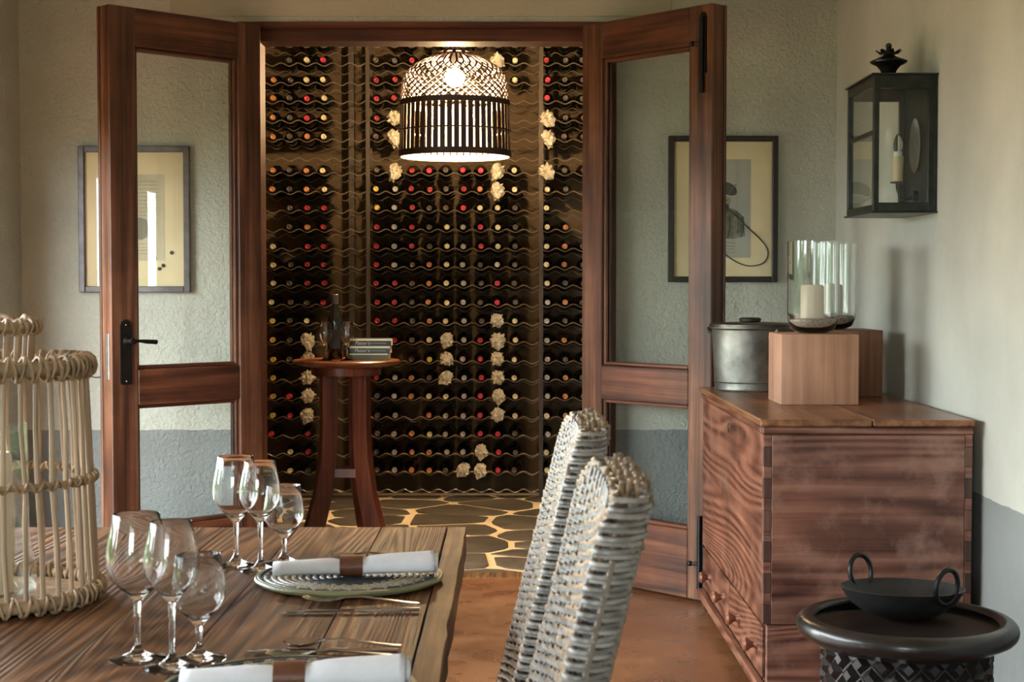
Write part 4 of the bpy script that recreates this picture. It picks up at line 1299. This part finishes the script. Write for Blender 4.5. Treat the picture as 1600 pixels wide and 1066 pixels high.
cb('lid_moulding', CXL - 0.006, CXR + 0.002, CYN - 0.007, CYN + 0.018, CZ - 0.044, CZ - 0.021, 'chest_h', 0.005)
cb('lid_moulding', CXL - 0.006, CXL + 0.016, CYN + 0.019, CYF, CZ - 0.044, CZ - 0.021, 'chest_v', 0.005)
ZS = 0.255     # seam between box and drawer base
ZT_ = CZ - 0.045
cb('end_panel', CXL + 0.024, CXR - 0.022, CYN, CYN + 0.022, ZS + 0.002, ZT_, 'chest_h', 0.0015)
cb('end_panel', CXL + 0.024, CXR - 0.022, CYF - 0.022, CYF, ZS + 0.002, ZT_, 'chest_h', 0.0015)
fp = cb('front_panel', CXL, CXL + 0.022, CYN + 0.024, CYF - 0.024, ZS + 0.002, ZT_, 'chest_v', 0.0015)
cb('back_panel', CXR - 0.02, CXR, CYN + 0.024, CYF - 0.024, 0.04, ZT_, 'chest_v', 0.0015)
for xx0, xx1 in ((CXL, CXL + 0.023), (CXR - 0.021, CXR)):
    nz = 6
    for k in range(nz):
        z0 = ZS + 0.002 + (ZT_ - ZS - 0.002) * k / nz; z1 = ZS + 0.002 + (ZT_ - ZS - 0.002) * (k + 1) / nz
        hz_ = (z1 - z0) * 0.62
        cb('dovetail', xx0, xx1, CYN, CYN + 0.023, z0 + 0.0006, z0 + hz_, 'chest_dark', 0.001)
        cb('dovetail', xx0, xx1, CYN + 0.0012, CYN + 0.023, z0 + hz_ + 0.0006, z1, 'chest_h', 0.001)
# drawer base
cb('base_end', CXL + 0.012, CXR, CYN, CYN + 0.022, 0.075, ZS - 0.001, 'chest_h', 0.0015)
cb('base_end', CXL + 0.012, CXR, CYF - 0.022, CYF, 0.075, ZS - 0.001, 'chest_h', 0.0015)
ym_ = (CYN + CYF) / 2
cb('drawer_frame', CXL + 0.012, CXL + 0.03, CYN + 0.023, CYF - 0.023, 0.075, ZS - 0.001, 'chest_dark', 0.001)
for y0, y1 in ((CYN + 0.030, ym_ - 0.012), (ym_ + 0.012, CYF - 0.03)):
    d = cb('drawer', CXL + 0.002, CXL + 0.012, y0, y1, 0.092, ZS - 0.010, 'chest_v', 0.002)
    for f in (0.13, 0.66):
        yy = y0 + (y1 - y0) * f
        MB().lathe([(0, 0), (0.015, 0), (0.0135, 0.004), (0.009, 0.012), (0.012, 0.020), (0.019, 0.028), (0.021, 0.036), (0.017, 0.043), (0, 0.046)], 20, (CXL + 0.002 - cxo, yy - cyo, 0.172), M=Matrix.Rotation(-PI / 2, 4, 'Y')).build('knob', M['knob'], d)
cb('plinth', CXL - 0.018, CXL + 0.012, CYN - 0.018, CYF + 0.01, 0.055, 0.082, 'chest_v', 0.006)
cb('plinth', CXL + 0.012, CXR, CYN - 0.018, CYN, 0.055, 0.082, 'chest_h', 0.006)
for xx in (CXL + 0.03, CXR - 0.05):
    for yy in (CYN + 0.04, CYF - 0.04):
        MB().lathe([(0, 0), (0.022, 0), (0.034, 0.02), (0.036, 0.04), (0.026, 0.055), (0, 0.055)], 18, (xx - cxo, yy - cyo, 0)).build('bun_foot', M['chest_dark'], ch)
MB().lathe([(0, 0.003), (0.008, 0.003), (0.011, 0.0)], 16, (CXL - cxo, ym_ - cyo, ZT_ - 0.045), M=Matrix.Rotation(-PI / 2, 4, 'Y') @ Matrix.Diagonal((1.6, 1, 1, 1))).build('keyhole_escutcheon', M['black_iron'], fp)

# things on the chest
q = P(1172, 606, Y=5.70)
pot = thing('metal_pot', 'old zinc lidded pot on the chest beside the door', 'pot', (q.x, 5.71, CZ))
m = MB().lathe([(0, 0.0), (0.128, 0.0), (0.131, 0.006), (0.129, 0.012), (0.130, 0.030), (0.133, 0.033), (0.131, 0.037), (0.141, 0.225), (0.148, 0.232), (0.148, 0.240), (0.142, 0.243)], 48); m.build('pot_body', M['zinc'], pot)
lid_ = MB().lathe([(0.151, 0.236), (0.151, 0.246), (0.142, 0.250), (0.08, 0.253), (0, 0.253)], 48).build('lid', M['zinc_dark'], pot)
MB().lathe([(0.0, 0.270), (0.035, 0.270), (0.042, 0.265), (0.040, 0.257), (0.030, 0.253), (0, 0.253)], 24).build('lid_knob', M['zinc_dark'], lid_)
for a in (R(-52), R(128)):
    ux, uy = math.cos(a), math.sin(a)
    pts = [Vector((ux * 0.139 - uy * w, uy * 0.139 + ux * w, z)) + Vector((ux, uy, 0)) * o for w, z, o in ((-0.048, 0.200, 0.0), (-0.048, 0.214, 0.022), (-0.044, 0.226, 0.034), (0, 0.229, 0.038), (0.044, 0.226, 0.034), (0.048, 0.214, 0.022), (0.048, 0.200, 0.0))]
    MB().tube(pts, 0.0065, 8).build('handle', M['zinc_dark'], pot)

YB1 = F / 481.0
a0, a1 = P(1220, 634, Y=YB1), P(1342, 634, Y=YB1)
bl1 = MB().box(-0.127, 0.127, -0.122, 0.122, 0, 0.231).build('timber_block', M['block'], None, ((a0.x + a1.x) / 2, YB1 + 0.122, CZ), (0, 0, 0), bevel=0.004, seg=2)
tag(bl1, 'pale timber block in front, carrying a hurricane candle', 'wood block', 'timber candle blocks on the chest')
YB2 = YB1 + 0.345
bx2 = P(1380, 620, Y=YB2).x - 0.125
bl2 = MB().box(-0.122, 0.122, -0.122, 0.122, 0, 0.233).build('timber_block', M['block_dark'], None, (bx2, YB2 + 0.13, CZ), (0, 0, R(2)), bevel=0.004, seg=2)
tag(bl2, 'darker red timber block behind the pale one on the chest', 'wood block', 'timber candle blocks on the chest')


def hurricane(x, y, z, label, r=0.086, h=0.305):
    t = tag(link('hurricane_vase', MB().lathe([(0, 0.0), (r * 0.50, 0.0), (r * 0.80, 0.012), (r * 0.95, 0.036), (r, 0.07), (r, h), (r - 0.0035, h), (r - 0.0035, 0.07), (r * 0.91, 0.040), (r * 0.75, 0.020), (r * 0.45, 0.013), (0, 0.013)], 48).mesh('hurricane_vase', M['hurricane'], 50), None, (x, y, z)), 'clear glass hurricane vase ' + label, 'hurricane glass', 'glass hurricanes on the chest')
    c = thing('pillar_candle', 'cream pillar candle in the glass ' + label, 'candle', (x - 0.003, y, z + 0.044), group='candles in the hurricanes')
    MB().lathe([(0, 0), (0.038, 0), (0.038, 0.110), (0.034, 0.116), (0.012, 0.110), (0, 0.109)], 28).build('wax', M['candle'], c)
    MB().tube([(0, 0, 0.108), (0.001, 0, 0.122)], 0.0013, 5).build('wick', M['cord'], c)
    s_ = tag(MB().lathe([(0, 0.0), (r * 0.44, 0.0), (r * 0.73, 0.007), (r * 0.885, 0.026), (r * 0.88, 0.031), (0.04, 0.034), (0, 0.032)], 36).build('sand_bed', M['sand'], None, (x, y, z + 0.0145)), 'grey sand ' + ('under the front candle on the chest' if 'front' in label else 'under the rear candle on the chest'), 'sand', kind='stuff')
q = P(1270, 520, Y=YB1 + 0.11)
hurricane(q.x, YB1 + 0.11, CZ + 0.2315, 'on the front pale block')
hurricane(bx2 - 0.028, YB2 + 0.13, CZ + 0.2335, 'on the rear red block')

# ------------------------------------------------------------------ wall lantern
sY0 = F * XR / (1463 - 795)
sX = (1363 - 795) * sY0 / F
sY1 = (F * sX) / (1322 - 795)
zt, zb_ = P(1410, 117, Y=sY0).z, P(1410, 330, Y=sY0).z
wl = thing('wall_lantern', 'dark bronze glazed wall lantern with candle bulb on the right wall', 'lantern', (XR, (sY0 + sY1) / 2, zb_))
H_ = zt - zb_; dW = (sY1 - sY0) / 2; dX = XR - sX
def wb2(name, x0, x1, y0, y1, z0, z1, mt='bronze', bev=0.001, parent=None):
    return MB().box(x0, x1, y0, y1, z0, z1).build(name, M[mt], parent or wl, bevel=bev)
wb2('back_plate', -0.012, -0.002, -dW, dW, 0, H_)
for yy in (-dW, dW - 0.018):
    wb2('corner_post', -dX, -dX + 0.018, yy, yy + 0.018, 0.0, H_)
    wb2('corner_post', -0.030, -0.0125, yy, yy + 0.018, 0.0, H_)
    for z0 in (0.0, H_ - 0.042):
        wb2('side_rail', -dX + 0.018, -0.030, yy, yy + 0.018, z0, z0 + (0.028 if z0 == 0 else 0.042))
    MB().box(-dX + 0.018, -0.030, yy + 0.008, yy + 0.010, 0.028, H_ - 0.042).build('pane', M['pane'], wl, smooth=0)
for z0, hgt in ((0.0, 0.022), (H_ - 0.03, 0.03)):
    wb2('front_rail', -dX, -dX + 0.018, -dW + 0.018, dW - 0.018, z0, z0 + hgt)
wb2('front_rail', -dX + 0.002, -dX + 0.014, -dW + 0.018, dW - 0.018, H_ * 0.57, H_ * 0.57 + 0.014)
MB().box(-dX + 0.007, -dX + 0.009, -dW + 0.018, dW - 0.018, 0.022, H_ - 0.03).build('pane', M['pane'], wl, smooth=0)
wb2('top_plate', -dX - 0.008, 0, -dW - 0.008, dW + 0.008, H_, H_ + 0.006)
wb2('bottom_plate', -dX - 0.008, 0, -dW - 0.008, dW + 0.008, -0.006, 0.0)
fx = -dX / 2 - 0.01
fin = MB().lathe([(0, 0.006), (0.030, 0.006), (0.024, 0.014), (0.022, 0.030), (0.030, 0.045), (0.040, 0.056), (0.060, 0.066), (0.062, 0.071), (0.046, 0.078), (0.022, 0.088), (0.015, 0.094), (0.015, 0.102), (0.010, 0.106), (0.010, 0.113)], 32, (fx, 0, H_)).ball((fx, 0, H_ + 0.122), 0.0105, 10).build('finial', M['bronze'], wl)
for k in range(8):
    a = 2 * PI * k / 8
    pts = [(fx + 0.012 * math.cos(a), 0.012 * math.sin(a), H_ + 0.098), (fx + 0.030 * math.cos(a), 0.030 * math.sin(a), H_ + 0.098), (fx + 0.044 * math.cos(a), 0.044 * math.sin(a), H_ + 0.107)]
    m = MB().tube(pts, [0.006, 0.012, 0.006], 8, flat=0.25); m.build('finial_petal', M['bronze'], fin)
MB().lathe([(0, 0.0), (0.066, 0.006), (0.070, 0.010), (0.064, 0.008), (0, 0.003)], 32, (-0.014, 0, H_ * 0.52), M=Matrix.Rotation(-PI / 2, 4, 'Y') @ Matrix.Diagonal((1.3, 1, 1, 1))).build('reflector_disc', M['silver_disc'], wl)
cX = -0.080
m = MB().tube([(-0.012, 0, 0.060), (-0.045, 0, 0.050), (-0.068, 0, 0.054), (cX, 0, 0.085), (cX, 0, 0.10)], 0.006, 8); m.lathe([(0, 0.1), (0.024, 0.103), (0.026, 0.107), (0, 0.107)], 20, (cX, 0, 0)); arm = m.build('candle_arm', M['bronze'], wl)
MB().tube([(-0.0125, 0, 0.06), (-0.03, 0, 0.06)], 0.018, 14).build('arm_boss', M['bronze'], wl)
MB().lathe([(0, 0.107), (0.0185, 0.107), (0.0185, 0.192), (0, 0.192)], 20, (cX, 0, 0)).build('candle_sleeve', M['lamp_sleeve'], wl)
MB().lathe([(0, 0.192), (0.0145, 0.192), (0.0145, 0.208), (0, 0.208)], 18, (cX, 0, 0)).build('lamp_cap', M['lamp_cap'], wl)
MB().lathe([(0.012, 0.208), (0.017, 0.222), (0.0165, 0.238), (0.011, 0.255), (0.004, 0.266), (0, 0.268)], 18, (cX, 0, 0)).build('candle_bulb', M['frosted'], wl)

# ------------------------------------------------------------------ carved stool with iron bowl
SZ = 0.45
sc_ = P(1416, 962, Z=SZ)
RS = 169 / (515 / (CAMZ - SZ))
stl = thing('carved_stool', 'black carved round stool with a rolled rim tray top', 'stool', (sc_.x, sc_.y, 0))
rr = RS - 0.026
prof_ = [(0, SZ - 0.030), (rr - 0.03, SZ - 0.028), (rr - 0.012, SZ - 0.015)]
for k in range(13):
    a = PI * 0.80 - k * (PI * 1.32) / 12
    prof_.append((rr + 0.026 * math.cos(a), SZ - 0.026 + 0.026 * math.sin(a)))
prof_ += [(rr - 0.02, SZ - 0.066), (0, SZ - 0.066)]
MB().lathe(prof_, 72).build('tray_top', M['stool'], stl, smooth=60)
MB().lathe([(0, SZ - 0.0285), (rr - 0.028, SZ - 0.0268), (rr - 0.016, SZ - 0.018)], 60).build('tray_floor', M['stool_tray'], stl, smooth=60)
RBd = RS * 0.785
MB().lathe([(0, 0.03), (RBd - 0.016, 0.03), (RBd - 0.016, SZ - 0.066), (0, SZ - 0.066)], 48).build('drum', M['stool'], stl)
MB().lathe([(0, 0), (RBd + 0.02, 0), (RBd + 0.03, 0.012), (RBd + 0.02, 0.03), (0, 0.03)], 48).build('foot_ring', M['stool'], stl)
hs = 0.028
stud = MB().add([(0, -hs, 0), (0, 0, hs), (0, hs, 0), (0, 0, -hs), (0.015, -hs * 0.45, 0), (0.015, 0, hs * 0.45), (0.015, hs * 0.45, 0), (0.015, 0, -hs * 0.45)], [(4, 5, 6, 7), (0, 1, 5, 4), (1, 2, 6, 5), (2, 3, 7, 6), (3, 0, 4, 7), (3, 2, 1, 0)]).mesh('stud', M['stool'], 0)
NSd = 21
zrow = SZ - 0.085
row = 0
while zrow > 0.05:
    for k in range(NSd):
        a = 2 * PI * (k + 0.5 * (row % 2)) / NSd
        rs_ = RBd - 0.017
        link('stud', stud, stl, (rs_ * math.cos(a), rs_ * math.sin(a), zrow), (0, 0, a))
    zrow -= 0.0325; row += 1
    if row > 10: break
bq = P(1410, 918, Z=SZ + 0.05)
ib = thing('iron_bowl', 'black iron bowl with two ring handles on the stool', 'bowl', (bq.x, bq.y, SZ - 0.026), (R(1.5), R(2), R(120)))
RB2 = 0.152
bp = [(0, 0.0), (0.05, 0.002), (0.095, 0.016), (0.130, 0.042), (RB2, 0.076), (RB2 - 0.004, 0.0775), (0.126, 0.045), (0.092, 0.020), (0.05, 0.0065), (0, 0.0045)]
MB().lathe(bp, 56).build('bowl', M['iron_pan'], ib, smooth=60)
for sg in (-1, 1):
    pts = [(sg * (RB2 - 0.004 + 0.012 * math.sin(t) * 0.5), 0.036 * math.cos(t), 0.062 + 0.042 + 0.042 * math.sin(t) - 0.008) for t in [2 * PI * k / 28 for k in range(28)]]
    MB().tube(pts, 0.0064, 8, True).build('ring_handle', M['black_iron'], ib)
